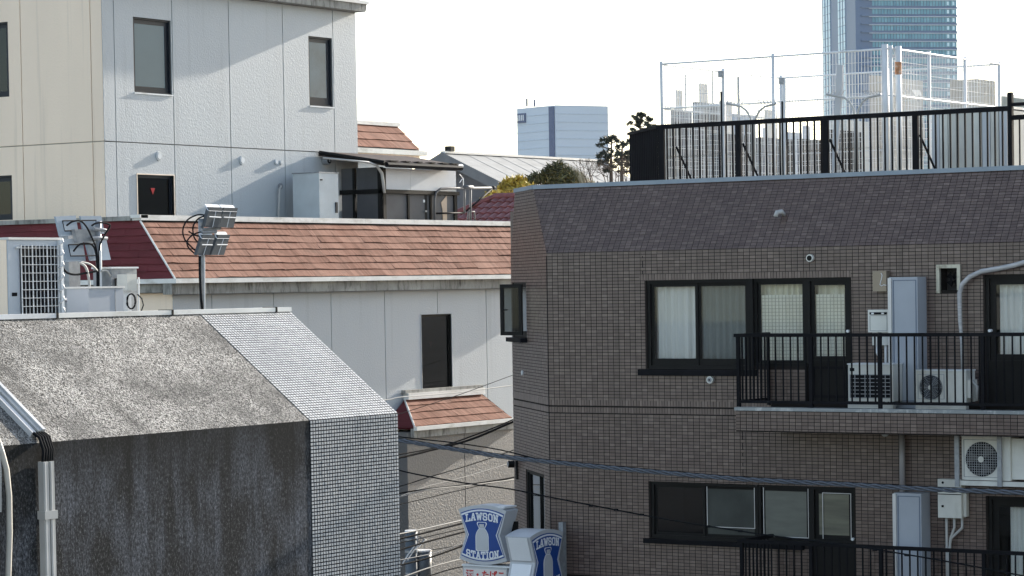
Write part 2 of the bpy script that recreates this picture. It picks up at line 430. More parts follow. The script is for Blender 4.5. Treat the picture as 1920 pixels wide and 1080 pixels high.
MB(Fr((XR - .22, 0, 0), (0, 1, 0), (1, 0, 0))).prism([(YE + .05, ZE - .3), (YR + .2, ZE - .3), (YR + .2, ZR - .1), (YR, ZR - .1), (YE + .05, ZE - .05)], 0, .2).build('gable_end', M_stain, fg)
tiles = []
zc = FGN.hit(600, 1056)[1]
add_tiles(tiles, FGN, [(XB, 3.8), (XR, 3.8), (XR, ZE), (XB, ZE)], .044, .0371, .028, .0255, holes=[(XB, XR, zc, zc + .012)], a_off=XB, z_off=ZE - .0371 * 120, proud=.004)
add_tiles(tiles, FGS, [(XB, 0), (XR, 0), (XR, LS), (XB, LS)], .044, .0375, .031, .0255, a_off=XB, proud=.004)
def tiles_mesh(c, name, mat, parent, kind='stuff'):
    mb = MB()
    for fr, poly, pr in c:
        k = len(poly); i = len(mb.v)
        for n in (-.003, pr):
            mb.v += [tuple(fr.p(a, n, z)) for a, z in poly]
        mb.f.append(tuple(range(i + k, i + 2 * k)))
        for q in range(k): mb.f.append((i + q, i + (q + 1) % k, i + k + (q + 1) % k, i + k + q))
    return mb.build(name, mat, parent, kind=kind)
tiles_mesh(tiles, 'mosaic_tiles', M_mosaic, fg)
# drip edge between slope and wall, coping along the ridge
cx = [XL] + [hy(x, 590, YR).x for x in (103, 319, 514)] + [XR + .02]
for k in range(4):
    MB().box(cx[k] + .012, cx[k + 1] - .012, YR - .03, YR + .14, ZR - .004, ZR + .042).build('coping_strip', M_coping if k else M_white, fg)
    if k < 3: MB().box(cx[k + 1] - .011, cx[k + 1] + .011, YR - .04, YR + .15, ZR - .012, ZR + .049).build('coping_joint', M_frame, fg)
# white twin conduit down the slope and the wall
cdx = hy(97, 853, YE - .1).x
cd_ = thing('cable_conduit', 'white twin conduit running down the pebbledash slope and the black stained wall', 'conduit', (cdx, YE - .1, 0))
for k, (o, wd) in enumerate(((-.05, .064), (.026, .056))):
    MB().box(cdx + o - wd / 2, cdx + o + wd / 2, YE - .075, YE - .008, 0, ZE - .165).build('duct', M_pipe, cd_)
    MB().box(cdx + o - wd / 2 + .011, cdx + o - .007, YE - .083, YE - .0755, 0, ZE - .17).build('duct_rib', M_alu, cd_)
for z in (ZE - .64, ZE - 1.65): MB().box(cdx - .094, cdx + .068, YE - .094, YE, z - .037, z + .037).build('clip', M_pipe, cd_)
for k, (o, wd) in enumerate(((-.064, .052), (.0, .045), (.045, .037))):
    MB(FGS).box(cdx + o - wd / 2, cdx + o + wd / 2, 0, .05 + .015 * k, .09, LS + .02).build('slope_duct', (M_alu, M_pipe, M_alu)[k], cd_)
for o in (-.068, -.034, 0, .03, .056):
    MB().tube([FGS.p(cdx + o, .034, .12), FGS.p(cdx + o, .052, .015), (cdx + o * .95, YE - .064, ZE - .06), (cdx + o * .9, YE - .045, ZE - .2)], .0145, 6, True).build('bend_cable', M_cable, cd_, smooth=True)
# pale hose at the left edge of the stained wall
mb = MB(); P = [hy(x, y, YE - .135) for x, y in ((-6, 820), (4, 850), (12, 880), (17, 930), (18, 1000), (15, 1100))]; P += [P[-1] - ZZ * 2.5]
mb.tube(P, .026, 8, True).build('hose', pm('pale_hose', (.5, .46, .40), .5), label='pale ribbed hose hanging in a curve on the stained wall at the left edge', cat='hose', smooth=True)
mb = MB(); P = [hy(x, y, YE - .12) for x, y in ((-2, 830), (1, 880), (1, 960))]; mb.tube(P, .009, 6, True).build('thin_cable', M_cablewhite, label='thin white cable beside the pale hose at the left edge', cat='cable')

# ================================================================== WHITE BUILDING
YT, YWG = 36.8, 34.5
FT = frN(0, YT); FWG = frN(0, YWG)
XTL = 40.43; XTR = 48.84; FTL = frW(XTL, 60)
XWL = 39.75; FWL = frW(XWL, 60)
wb = thing('white_building', 'white stucco building with red slate mansard roofs and panel joints', 'building', (45, 40, 0))
def cell_panels(fr, aedges, zedges, holes, mats, parent, gap=.011):
    for i in range(len(aedges) - 1):
        for j in range(len(zedges) - 1):
            mb = MB(fr); g = gap
            slab(mb, (aedges[i] + g, aedges[i + 1] - g, zedges[j] + g, zedges[j + 1] - g), holes, -.02, 0)
            if mb.f: mb.build('wall_panel', mats, parent)
def rect_from(fr, x0, y0, x1, y1, n=0):
    a0, z1 = fr.hit(x0, y0, n); a1, z0 = fr.hit(x1, y1, n); return (a0, a1, z0, z1)
ZTOP = 14.46; ZJ = 11.283; ZB = 9.3
W1 = rect_from(FT, 249, 31, 323, 178); W2 = rect_from(FT, 578, 67, 625, 201); W3 = rect_from(FT, 257, 327, 327, 411)
jx = [XTL] + [FT.hit(x, y)[0] for x, y in ((218, 265), (327, 265), (433, 270), (533.5, 250), (627.5, 250))] + [XTR]
cell_panels(FT, jx, [ZB, ZJ, ZTOP], [W1, W2, W3], M_wall, wb)
mb = MB(FT); slab(mb, (XTL + .03, XTR, 9.0, ZTOP), [W1, W2, W3], -.22, -.02); mb.build('joint_backing', M_joint, wb)
W4 = rect_from(FTL, -30, 41, 17.5, 181); W5 = rect_from(FTL, -60, 328, 24, 412)
W4 = (W4[0], W4[1], W4[2], FTL.hit(10, 41)[1]); W5 = (W5[0], W5[1], W5[2], FTL.hit(10, 329)[1])
aL = [60 - 46.0] + [FTL.hit(x, y)[0] for x, y in ((-60, 270), (43, 270), (174, 268))] + [60 - YT]
cell_panels(FTL, aL, [ZB, ZJ, 15.3], [W4, W5], M_cream_lit, wb)
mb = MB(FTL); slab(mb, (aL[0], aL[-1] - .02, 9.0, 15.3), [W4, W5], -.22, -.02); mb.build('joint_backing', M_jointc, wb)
mb = MB(); mb.box(XTR - .2, XTR, YT + .22, 46, 9, ZTOP).box(XTL + .22, XTR - .2, 45.8, 46, 9, ZTOP).box(XTL + .22, XTR - .2, YT + .22, 45.8, ZTOP - .2, ZTOP)
mb.build('rear_wall', M_wall, wb)
# cornice and top mansard
mb = MB(FT); c0 = XTL - .2
mb.prism([(c0, ZTOP), (XTR + .02, ZTOP), (XTR + .06, ZTOP + .1), (XTR + .06, ZTOP + .17), (c0, ZTOP + .17)], -.3, .27).build('cornice', M_soffit, wb)
MB(FT).box(c0, XTR + .10, -.3, .31, ZTOP + .17, ZTOP + .24).build('cornice_cap', M_coping, wb)
def shingles(o, h, up, length_fn, rows, expo, piece, parent, mat, thick=.012, nrm=None, z0=0):
    """rows of slates on a slope; length_fn(z) -> (a0,a1) of the slope at that height"""
    h = Vector(h); up = Vector(up).normalized(); n = h.cross(up).normalized()
    if nrm and n.dot(Vector(nrm)) < 0: n = -n
    fr = Fr(o, h, n, up)
    for r in range(rows):
        zb = z0 + r * expo; zt = zb + expo * 1.08
        lo, hi = length_fn(zb), length_fn(zb + expo)
        a = lo[0]; off = random.uniform(.3, 1) * piece
        brk = [lo[0]]
        x = lo[0] + off
        while x < lo[1] - .15: brk.append(x); x += piece * random.uniform(.92, 1.08)
        brk.append(lo[1])
        for k in range(len(brk) - 1):
            u0, u1 = brk[k], brk[k + 1]; g = .0018
            t0 = u0 + g if k else lo[0]; t1 = u1 - g if k < len(brk) - 2 else lo[1]
            s0 = max(t0, hi[0]) if k else hi[0]; s1 = min(t1, hi[1]) if k < len(brk) - 2 else hi[1]
            if s1 - s0 < .02 : continue
            j = random.uniform(-.010, .010); b = .028 + random.uniform(-.004, .006)
            mid = (t0 + t1) / 2; jj = random.uniform(-.012, .012)
            mb = MB(fr)
            lowA = [(t0, b, zb + j), (mid, b + jj * .6, zb + jj), (t1, b, zb - j)]
            top = [(s1, .006, zt), ((s0 + s1) / 2, .006, zt), (s0, .006, zt)]
            A = [fr.p(*q) for q in lowA + top]; B = [fr.p(q[0], q[1] + thick, q[2]) for q in lowA + top]
            mb.hull(A, B).build('shingle', mat, parent)
    return fr
tm0 = Vector((XTL, YT - .15, ZTOP + .24)); Lh = XTR - XTL
MB(Fr(tm0, (1, 0, 0), (0, -1, .75), (0, .75, 1))).box(-.1, Lh, -.06, 0, 0, 1.5).build('roof_deck', M_joint, wb)
shingles(tm0, (1, 0, 0), (0, .75, 1), lambda z: (-.1, Lh - z * .45), 4, .2, 1.6, wb, M_shingle, nrm=(0, -1, 1), z0=.02)
# windows of the tower
RS = dict(recess=.07, ft=.035, st=.085, mat=M_navy)
window(FT, W1, wb, gmat=M_frost_sky, sb=.1, **RS)
window(FT, W2, wb, gmat=M_skyrefl, sb=.16, **RS)
def tri(fr, a, z, n, s, parent): MB(fr).prism([(a, z - s), (a + s * .9, z + s * .8), (a - s * .9, z + s * .8)], n, n + .003).build('red_triangle_sticker', M_red, parent)
w3 = window(FT, W3, wb, gmat=M_kglass, recess=.07, ft=.03, st=.03, mat=M_navy); a, z = FT.hit(291, 358); tri(FT, a, z, -.065, .075, w3)
window(FTL, W4, wb, gmat=M_kglass, curt=[(.72, .93, M_curtain2, 2, .15)], **RS)
window(FTL, W5, wb, gmat=M_kglass, **RS)
for R_, fr in ((W1, FT), (W2, FT), (W3, FT)):
    MB(fr).box(R_[0] - .015, R_[1] + .015, -.06, .02, R_[2] - .03, R_[2]).build('sill', M_white, wb)
# round vents on the tower
for x, y, r in ((297, 293, .1), (453, 301, .1), (517, 304, .065), (526, 305, .055)):
    a, z = FT.hit(x, y)
    v = MB(FT).disc(a, z, 0, .022, r, 20, r * .92).build('round_vent', M_wall, wb)
    MB(FT).disc(a, z, .022, .036, r * .66, 18, r * .6).build('vent_cap', M_white, v)
# hooked pipe
a, z = FT.hit(521, 349)
pv = MB(FT).disc(a + .07, z, 0, .03, .07, 14).build('pipe_flange', M_steel, wb)
MB(FT).tube([(a + .07, .01, z), (a - .0, .09, z), (a - .06, .09, z - .08), (a - .07, .07, z - .5), (a - .085, .07, 9.6)], .022, 8).build('hooked_pipe', M_pipe, pv, smooth=True)

# ---- wing below the tower
E0 = Vector((39.52, 34.25, 8.50)); ETOP = (39.74, 35.3, 9.64)
XWR = hy(1093, 540, 34.25).x
up = Vector((0, 35.3 - 34.25, 9.64 - 8.50)); LU = up.length; dxl = .22 / LU
MB(Fr(E0, (1, 0, 0), (0, -up.z, up.y), up)).prism([(.03, 0), (XWR - E0.x, 0), (XWR - E0.x, LU), (.25, LU)], -.05, .004).build('roof_deck', M_joint, wb)
shingles(E0, (1, 0, 0), up, lambda z: (dxl * z, XWR - E0.x), 8, LU / 8, .8, wb, M_shingle, nrm=(0, -1, 1))
upl = Vector((.22, 0, 1.14)); LL = upl.length; dyl = 1.05 / LL
MB(Fr(E0, (0, 1, 0), (-1.14, 0, .22), upl)).prism([(.03, 0), (10, 0), (10, LL), (1.07, LL)], -.05, .004).build('roof_deck', M_joint, wb)
shingles(E0, (0, 1, 0), upl, lambda z: (dyl * z, 10), 8, LL / 8, 1.2, wb, M_maroon_shade, nrm=(-1, 0, .3))
hp = MB(); hp.tube([E0 + Vector((-.02, -.04, 0)), Vector(ETOP) + Vector((-.02, -.04, 0))], .02, 6, True).build('hip_flashing', M_coping, wb)
# parapet coping above the slope
nseg = 8; xs = [39.70 + (XWR - 39.7) * k / nseg for k in range(nseg + 1)]
for k in range(nseg): MB().box(xs[k] + .003, xs[k + 1] - .003, 35.22, 35.46, 9.655, 9.76).build('coping_strip', M_coping, wb)
MB().box(39.76, XWR, 35.25, 35.4, 9.61, 9.654).build('coping_shadow_strip', M_black, wb)  # black strip drawn for the shadow line under the coping
MB().box(39.66, 39.9, 35.47, 44, 9.655, 9.74).build('coping_strip', M_soffit, wb)
MB().box(39.66, 39.9, 35.22, 35.46, 9.70, 9.765).build('coping_corner', M_coping, wb)
# gutter and cornice
MB().box(39.42, XWR, 34.12, 34.24, 8.415, 8.505).build('gutter', M_coping, wb)
MB().box(39.42, 39.53, 34.24, 44, 8.415, 8.505).build('gutter', M_coping, wb)
MB().box(39.45, XWR, 34.26, 34.48, 8.20, 8.47).build('cornice', M_soffit, wb)
MB().box(39.55, 39.73, 34.48, 44, 8.24, 8.47).build('cornice', M_soffit, wb)
# terrace and inner roof
MB().box(39.9, XWR, 35.46, YT, 9.3, 9.42).build('terrace_floor', M_rooffelt, wb)
MB().box(XTR, XWR, YT, 45, 9.3, 9.42).build('terrace_floor', M_rooffelt, wb)
WW = rect_from(FWG, 789, 590, 848, 731)
jw = [XWL] + [FWG.hit(x, y)[0] for x, y in ((397, 560), (513, 560), (621, 590), (722, 620), (820, 560), (912, 600))] + [XWR - .3]
cell_panels(FWG, jw, [0, 2.6, 5.15, 8.2], [WW], M_wall, wb)
mb = MB(FWG); slab(mb, (XWL + .03, XWR - .3, 0, 8.2), [WW], -.22, -.02); mb.build('joint_backing', M_joint, wb)
jl = [60 - 44, 60 - 42, 60 - 39.9, 60 - 38, 60 - 36.1, 60 - YWG]
cell_panels(FWL, jl, [0, 2.6, 5.15, 8.24], [], M_cream_lit, wb)
MB(FWL).box(jl[0], jl[-1] - .02, -.22, -.02, 0, 8.24).build('joint_backing', M_joint, wb)
MB().box(XWR - .5, XWR - .3, YWG + .22, 45, 0, 9.3).box(XWL + .22, XWR - .5, 44.8, 45, 0, 9.3).build('rear_wall', M_wall, wb)
ww = window(FWG, WW, wb, gmat=M_kglass, recess=.05, ft=.025, st=.025, mat=M_frame)
a, z = FWG.hit(816, 646); tri(FWG, a, z, -.125, .075, ww)
MB(FWG).ring(WW[0] - .02, WW[1] + .02, WW[2] - .02, WW[3] + .02, .02, -.1, .012).build('window_surround', M_wall, ww)
MB(FWG).box(WW[0], WW[1], -.1, .05, WW[2] - .04, WW[2] - .021).build('sill', M_white, ww)
MB(FT).ring(W3[0] - .02, W3[1] + .02, W3[2] - .02, W3[3] + .02, .02, -.05, .012).build('window_surround', M_cream_lit, w3)

# ---- small slate awning over the lower block
YL = 33.75
p_tl = hy(757, 751, YWG - .01); p_tr = hy(900, 739, YWG - .01)
eb = hy(777, 801, YL - .1); zt = (p_tl.z + p_tr.z) / 2; ze = (eb.z + hy(956, 787, YL - .1).z) / 2
XA0 = eb.x; XA1 = p_tr.x
o = Vector((XA0, YL - .1, ze)); ua = Vector((0, YWG - .02 - o.y, zt - ze)); LA = ua.length; dxa = (p_tl.x - XA0) / LA
MB(Fr(o, (1, 0, 0), (0, -ua.z, ua.y), ua)).prism([(0, 0), (XA1 - XA0, 0), (XA1 - XA0, LA), (dxa * LA, LA)], -.05, .004).build('awning_deck', M_joint, wb)
shingles(o, (1, 0, 0), ua, lambda z: (dxa * z, XA1 - XA0), 4, LA / 4, .6, wb, M_shingle, nrm=(0, -1, 1))
tp = Vector((p_tl.x, YWG - .02, zt)); q0 = Vector((XA0, YWG - .02, ze))
mb = MB(); mb.hull([o, tp, q0], [v + Vector((.03, .03, -.04)) for v in (o, tp, q0)]); mb.build('awning_side', M_maroon_shade, wb)
MB().tube([o + Vector((-.02, -.03, 0)), tp + Vector((-.02, -.03, .01))], .022, 6, True).build('hip_flashing', M_coping, wb)
MB().tube([Vector((XA1 + .01, YL - .12, ze)), Vector((XA1 + .01, YWG - .03, zt + .01))], .018, 6, True).build('verge_flashing', M_black, wb)
MB().box(tp.x - .02, XA1, YWG - .16, YWG - .01, zt + .012, zt + .15).build('awning_cap', M_coping, wb)
MB().box(tp.x - .08, XA1 - .02, YWG - .12, YWG - .01, zt + .15, zt + .22).build('awning_cap', M_soffit, wb)
MB().box(XA0 - .03, XA1 + .35, YL - .19, YL - .1, ze - .06, ze + .02).build('gutter', M_coping, wb)
MB().box(XA0 + .0, XA1 + .3, YL - .09, YL, ze - .22, ze - .02).build('cornice', M_soffit, wb)
XLB = hy(765, 900, YL).x
FLB = frN(0, YL)
jb = [XLB] + [FLB.hit(872, 900)[0]] + [XA1 + .3]
cell_panels(FLB, jb, [0, 2.6, ze - .22], [], M_greywall, wb)
MB(FLB).box(XLB, XA1 + .3, -.6, -.02, 0, ze - .2).build('block_core', M_joint, wb)
MB(frW(XLB, 60)).box(60 - YWG, 60 - YL, -.015, .01, 0, ze - .1).build('wall_panel', M_greywall, wb)
MB().box(XLB + .02, XA1 + .28, YL + .01, YWG - .03, ze - .2, ze - .1).build('block_top', M_joint, wb)

# ---- rear wing with its own red mansard, right of the tower
YQ = 38.2
q_el = hy(660, 276.5, YQ); q_er = hy(786, 281, YQ); q_tr = hy(745, 239, YQ + .75)
zq = (q_el.z + q_er.z) / 2
o = Vector((q_el.x, YQ, zq)); uq = Vector((0, .75, q_tr.z - zq)); LQ = uq.length; dq = (q_er.x - q_tr.x) / LQ; Lx = q_er.x - o.x
MB(Fr(o, (1, 0, 0), (0, -uq.z, uq.y), uq)).prism([(-2, 0), (Lx, 0), (Lx - dq * LQ, LQ), (-2, LQ)], -.05, .004).build('roof_deck', M_joint, wb)
shingles(o, (1, 0, 0), uq, lambda z: (-1.5, Lx - dq * z), 3, LQ / 3, .7, wb, M_shingle, nrm=(0, -1, 1))
mb = MB(); A = [Vector((q_er.x, YQ, zq)), Vector((q_tr.x, YQ + .75, q_tr.z)), Vector((q_tr.x, 44, q_tr.z)), Vector((q_er.x, 44, zq))]
mb.hull(A, [v + Vector((-.04, .02, -.04)) for v in A]).build('side_slope', M_maroon_shade, wb)
MB().box(o.x - 1.5, q_tr.x + .03, YQ + .68, YQ + .95, q_tr.z + .015, q_tr.z + .11).build('coping_strip', M_coping, wb)
xw = hy(800, 290, YQ - .1).x
MB().box(o.x - 1.5, xw, YQ - .12, YQ + .1, zq - .13, zq - .015).build('cornice', M_coping, wb)
MB().box(o.x - 1.5, xw - .15, YQ + .0, YQ + .2, zq - .3, zq - .13).build('cornice_base', M_cream_lit, wb)
MB().box(XTR + .02, xw - .3, YQ + .12, 44, 9.4, zq - .3).box(XTR + .02, q_tr.x - .1, YQ + .96, 44, zq - .3, q_tr.z).build('rear_wing_wall', M_wall, wb)

# ================================================================== SUNROOM ON THE TERRACE
YS = 35.62; XS = hy(718, 400, YS).x; XS1 = hy(857, 400, YS).x
FSN = frN(0, YS); FSW = frW(XS, 60)
sr = thing('sunroom', 'dark framed glass sunroom with white upper panel on the terrace beside the white tower', 'sunroom', ((XS + XS1) / 2, 36.2, 9.42))
rl = hy(597, 284, YT - .02); f1 = hy(725, 303, 35.3); f2 = hy(862, 309, 35.3); zf = (f1.z + f2.z) / 2
A = [rl, Vector((f1.x - .05, 35.3, zf)), Vector((f2.x, 35.3, zf)), Vector((f2.x, YT, rl.z))]
MB().hull(A, [v - ZZ * .10 for v in A]).build('roof', pm('rusty_dark_roof', (.07, .05, .045), .7, dirt=(.11, .10, .09), dscale=(3, 3, 3), spec=.1), sr)
MB().tube([A[0] + Vector((0, -.03, -.03)), A[1] + Vector((-.03, 0, -.03))], .055, 6, True).build('verge_trim', M_frame, sr)
for k in range(6):
    x0 = A[1].x + (A[2].x - A[1].x) * (k + random.uniform(.2, .6)) / 6; MB().box(x0, x0 + random.uniform(.15, .4), 35.26, 35.6, zf + .005, zf + .03).build('roof_sheet', M_frame, sr)
MB().tube([A[1] + Vector((0, -.03, -.07)), A[2] + Vector((.02, -.03, -.07))], .06, 8, True).build('gutter', M_black, sr)
MB().tube([A[2] + Vector((-.12, -.02, -.04)), A[2] + Vector((.05, -.02, -.03))], .05, 8, True).build('gutter_end', M_white, sr)
zr = zf - .12
zt1, zt0 = FSN.hit(790, 312)[1], FSN.hit(790, 357)[1]
# front: white panels above, windows below
xm = FSN.hit(770, 350)[0]
MB(FSN).box(XS + .07, xm - .004, -.03, .0, zt0, zr).build('upper_panel', M_panelw, sr)
MB(FSN).box(xm + .004, XS1, -.03, .0, zt0, zr).build('upper_panel', M_panelw, sr)
MB(FSN).box(XS, XS1 + .03, -.05, .06, zt0 - .09, zt0 - .01).build('transom', M_frame, sr)
posts = [XS, FSN.hit(764, 390)[0], FSN.hit(806, 390)[0], XS1 - .12]
for k, x in enumerate(posts): MB(FSN).box(x, x + (.06 if k in (1, 2) else .11), -.06, .02, 9.42, zt0 - .09 if k else zr).build('post', M_frame, sr)
for k in range(3):
    a0, a1 = posts[k] + .07, posts[k + 1]
    MB(FSN).box(a0, a1, -.03, -.02, 9.5, zt0 - .1).build('pane', M_greypane, sr)
MB(FSN).box(posts[2] - .17, posts[2] - .09, -.018, -.01, 9.62, 10.42).build('door_stile', M_frame, sr)
a, z = FSN.hit(797, 377); MB(FSN).box(a - .05, a + .06, -.019, -.012, z - .03, z + .03).build('notice', M_signwhite, sr)
a, z = FSN.hit(797, 396); MB(FSN).box(a - .03, a + .04, -.01, .03, z - .02, z + .02).build('handle', M_steel, sr)
a, z = FSN.hit(834, 393); MB(FSN).prism([(a - .06, 9.5), (a + .09, 9.5), (a + .10, z + .33), (a - .13, z + .16), (a - .08, z + .0)], -.016, -.006).build('sun_patch', pm('sun_patch_beige', (.62, .48, .36), .8), sr)  # beige shape painted on as a sun patch on the glass
# side facing the camera's left: glass in two rows
zs = FSW.hit(680, 357)[1]
s0, s1 = 60 - YT, 60 - YS
mids = [s0, s0 + (s1 - s0) * .36, s1]
MB(FSW).box(s0, s1, -.05, .02, zs - .08, zs + .02).build('transom', M_frame, sr)
for k in range(2):
    l, r = mids[k], mids[k + 1]
    MB(FSW).box(l + .03, r - .04, -.03, -.02, zs + .02, zr + .02).build('pane', M_greypane, sr)
    MB(FSW).box(l + .03, r - .04, -.03, -.02, 9.42, zs - .08).build('pane', M_greypane, sr)
    MB(FSW).box(r - (.06 if k == 0 else .12), r, -.05, .02, 9.42, zr + .02).build('post', M_frame, sr)
mb = MB(); mb.box(XS + .06, XS1 - .05, YS + .4, YS + .42, 9.42, zr).build('inner_wall', M_darkroom, sr)
MB().box(XS1 - .02, XS1, YS, YT, 9.42, zr).build('end_wall', M_white, sr)
P = [hy(x, y, YS - .12) for x, y in ((606, 296), (690, 304), (706, 310), (716, 325), (719, 345), (721, 362))]
MB().tube(P, [.02, .022, .03, .035, .035, .03], 8, True).build('curved_pipe', M_pipe, sr, smooth=True)
a, z = FT.hit(606.5, 302)
cm = thing('exhaust_hood', 'small round exhaust hood under the left end of the sunroom roof', 'vent', FT.p(a, 0, z))
MB(FT).disc(a, z, .0, .16, .085, 18).build('hood', M_steel, cm); MB(FT).disc(a, z, .161, .17, .06, 16).build('grille', M_black, cm)
MB(FT).disc(a, z, .171, .18, .03, 12).build('hub', M_steel, cm)

# storage box / appliance on the terrace
YBX = 35.75; FB = frN(0, YBX)
b0 = FB.hit(598, 330)[0]; b1 = FB.hit(634, 330)[0]; bz = FB.hit(615, 325)[1]
bx = thing('terrace_cabinet', 'pale grey steel cabinet standing behind the parapet beside the sunroom', 'cabinet', ((b0 + b1) / 2, YBX + .3, 9.42))
MB().box(b0, b1, YBX, YBX + .72, 9.42, bz).build('body', pm('pale_grey_enamel', (.52, .56, .58), .45), bx)
MB().box(b0 - .015, b1 + .015, YBX - .015, YBX + .735, bz + .002, bz + .025).build('lid', M_steel, bx)
MB(FB).box(b1 - .13, b1 - .06, 0, .025, bz - .85, bz - .62).build('handle', M_navy, bx)
MB(FB).box(b0 + .04, b0 + .1, 0, .02, bz - .16, bz - .13).build('hinge', M_navy, bx)

# tubular handrail / hoist on the terrace right of the sunroom
YH = 35.55
T = lambda pts, r, n, m, par: MB().tube([hy(x, y, YH) for x, y in pts], r, 8, True).build(n, m, par, smooth=True)
hr = thing('tube_frame', 'bent steel tube frame with a diagonal arm standing above the red roof', 'metal frame', hy(850, 413, YH) - ZZ * .1)
T(((815, 418), (815, 372), (818, 360), (826, 354), (840, 353), (925, 352)), .027, 'bent_tube', M_dsteel, hr)
T(((815, 400), (870, 399)), .02, 'lower_tube', M_black, hr)
T(((871, 400), (871, 352)), .025, 'upright', M_dsteel, hr)
T(((882, 418), (882, 351)), .03, 'upright', M_dsteel, hr)
T(((874, 396), (924, 353)), .022, 'diagonal_arm', M_black, hr)
T(((876, 418), (878, 397), (889, 397), (891, 418)), .02, 'foot_bracket', M_dsteel, hr)
T(((868, 351), (886, 351)), .045, 'clamp', M_dsteel, hr)
T(((923, 352), (927, 351.5)), .04, 'pulley', M_black, hr)
ant = thing('tv_antenna', 'thin white rod antenna in front of the grey gable house', 'antenna', hy(871, 350, YH + .3))
for p in (((862, 327), (868, 334), (862, 342)), ((869, 334), (869, 352)),): MB().tube([hy(x, y, YH + .3) for x, y in p], .009, 5, True).build('rod', M_white, ant)

# ================================================================== BROWN TILED BUILDING
XBF, YC = 35.4, 23.02
ZM = 8.765; DM = .65; ZMT = 9.80
YEND = 6.0; XBACK = 46.0
FBN = Fr((XBF, YC, 0), (0, -1, 0), (-1, 0, 0))            # a = YC - y
up = Vector((DM, 0, ZMT - ZM)); LM = up.length
FBM = Fr((XBF, YC, ZM), (0, -1, 0), (-up.z, 0, up.x), up)  # sloped band
r2 = math.sqrt(.5); LCH = 2.9
FCH = Fr((XBF + LCH * r2, YC + LCH * r2, 0), (-r2, -r2, 0), (-r2, r2, 0))   # chamfer, a: 0 far end .. LCH corner
YMT = YC + .66                                            # top corner of the sloped band
bb = thing('brown_tiled_building', 'dark brown tiled apartment building with a sloped tile band and black balcony rails', 'building', (40, 15, 0))
def rb(x0, y0, x1, y1, n=0): return rect_from(FBN, x0, y0, x1, y1, n)
zU = FBN.hit(1400, 523)[1]
WA = rb(1212, 525, 1410, 692); WA = (WA[0], WA[1], WA[2], zU)
WBr = rb(1411, 524, 1513, 686); WB_ = (WA[1] + .0, WBr[1], FBN.hit(1460, 687)[1], zU)
WD = rb(1514, 522, 1596, 762); WD = (WB_[1], WD[1], 6.50, zU)
WR = rb(1847, 515, 2010, 762); WR = (WR[0], WR[1], 6.50, FBN.hit(1880, 515)[1])
zL = FBN.hit(1500, 911)[1]
LA_ = rb(1219, 898, 1520, 1012); LA_ = (LA_[0], LA_[1], FBN.hit(1219, 1008)[1], zL)
LD = rb(1521, 912, 1603, 1080); LD = (LA_[1], LD[1], 3.45, zL)
LR = rb(1852, 928, 2010, 1080); LR = (LR[0], LR[1], 3.45, FBN.hit(1860, 930)[1])
HO = rb(1764, 503, 1797, 544)                              # fan opening
holes = [WA, WB_, WD, WR, LA_, LD, LR, HO]
CW1 = rect_from(FCH, 962, 530, 988, 632); CW1 = (CW1[0], CW1[1], FCH.hit(988, 632)[1], FCH.hit(986, 529)[1])
CW2 = (FCH.hit(988, 930)[0], FCH.hit(1021, 930)[0], FCH.hit(1000, 1075)[1], FCH.hit(1000, 884)[1])
choles = [CW1, CW2]
mb = MB(FBN); slab(mb, (0, YC - YEND, 0, ZM), holes, -.2, 0); mb.build('wall', M_grout, bb)
mb = MB(FCH); slab(mb, (0, LCH, 0, ZM), choles, -.2, 0)
az = lambda p: (FCH.h.dot(Vector(p) - FCH.o), p[2])
ctl = az((XBF + DM + .85, YMT + .85, ZMT)); ctr = az((XBF + DM, YMT, ZMT))
mb.prism([(0, ZM), (LCH, ZM), (ctr[0], ZMT), (.45, ZMT)], -.2, 0); mb.build('chamfer_wall', M_grout, bb)
MB(FBM).prism([(0, 0), (YC - YEND, 0), (YC - YEND, LM), (YC - YMT, LM)], -.1, 0).build('sloped_wall', M_grout, bb)
mb = MB(); mb.box(XBF + LCH * r2, XBACK, YC + LCH * r2 - .2, YC + LCH * r2, 0, 9.5).box(XBACK - .2, XBACK, YEND, YC + LCH * r2 - .2, 0, 9.5).box(XBF + .2, XBACK, YEND, YEND + .2, 0, 9.5)
mb.build('rear_wall', M_brick, bb)
i_ = [(XBF + DM + .05, YEND), (XBACK, YEND), (XBACK, YC + LCH * r2 - .3), (XBF + LCH * r2 + .5, YC + LCH * r2 - .3), (XBF + DM + .05, YMT - .1)]
mb = MB(); mb.hull([Vector((x, y, 9.40)) for x, y in i_], [Vector((x, y, 9.5)) for x, y in i_]); mb.build('roof_deck', M_rooffelt, bb)
# coping
c1 = Vector((XBF + DM, YEND, ZMT)); c2 = Vector((XBF + DM, YMT, ZMT)); c3 = FCH.p(.45, 0, ZMT)
def strip(A, B, wi, h, n_out):
    d = (B - A).normalized(); n = Vector(n_out).normalized()
    return [A + n * .03, B + n * .03, B - n * wi, A - n * wi], h
for A, B, n in ((c1, c2, (-1, 0, 0)), (c2, c3, (-r2, r2, 0))):
    q, h = strip(A, B, .3, .06, n)
    MB().hull(q, [v + ZZ * .065 for v in q]).build('coping', M_greycoping, bb)
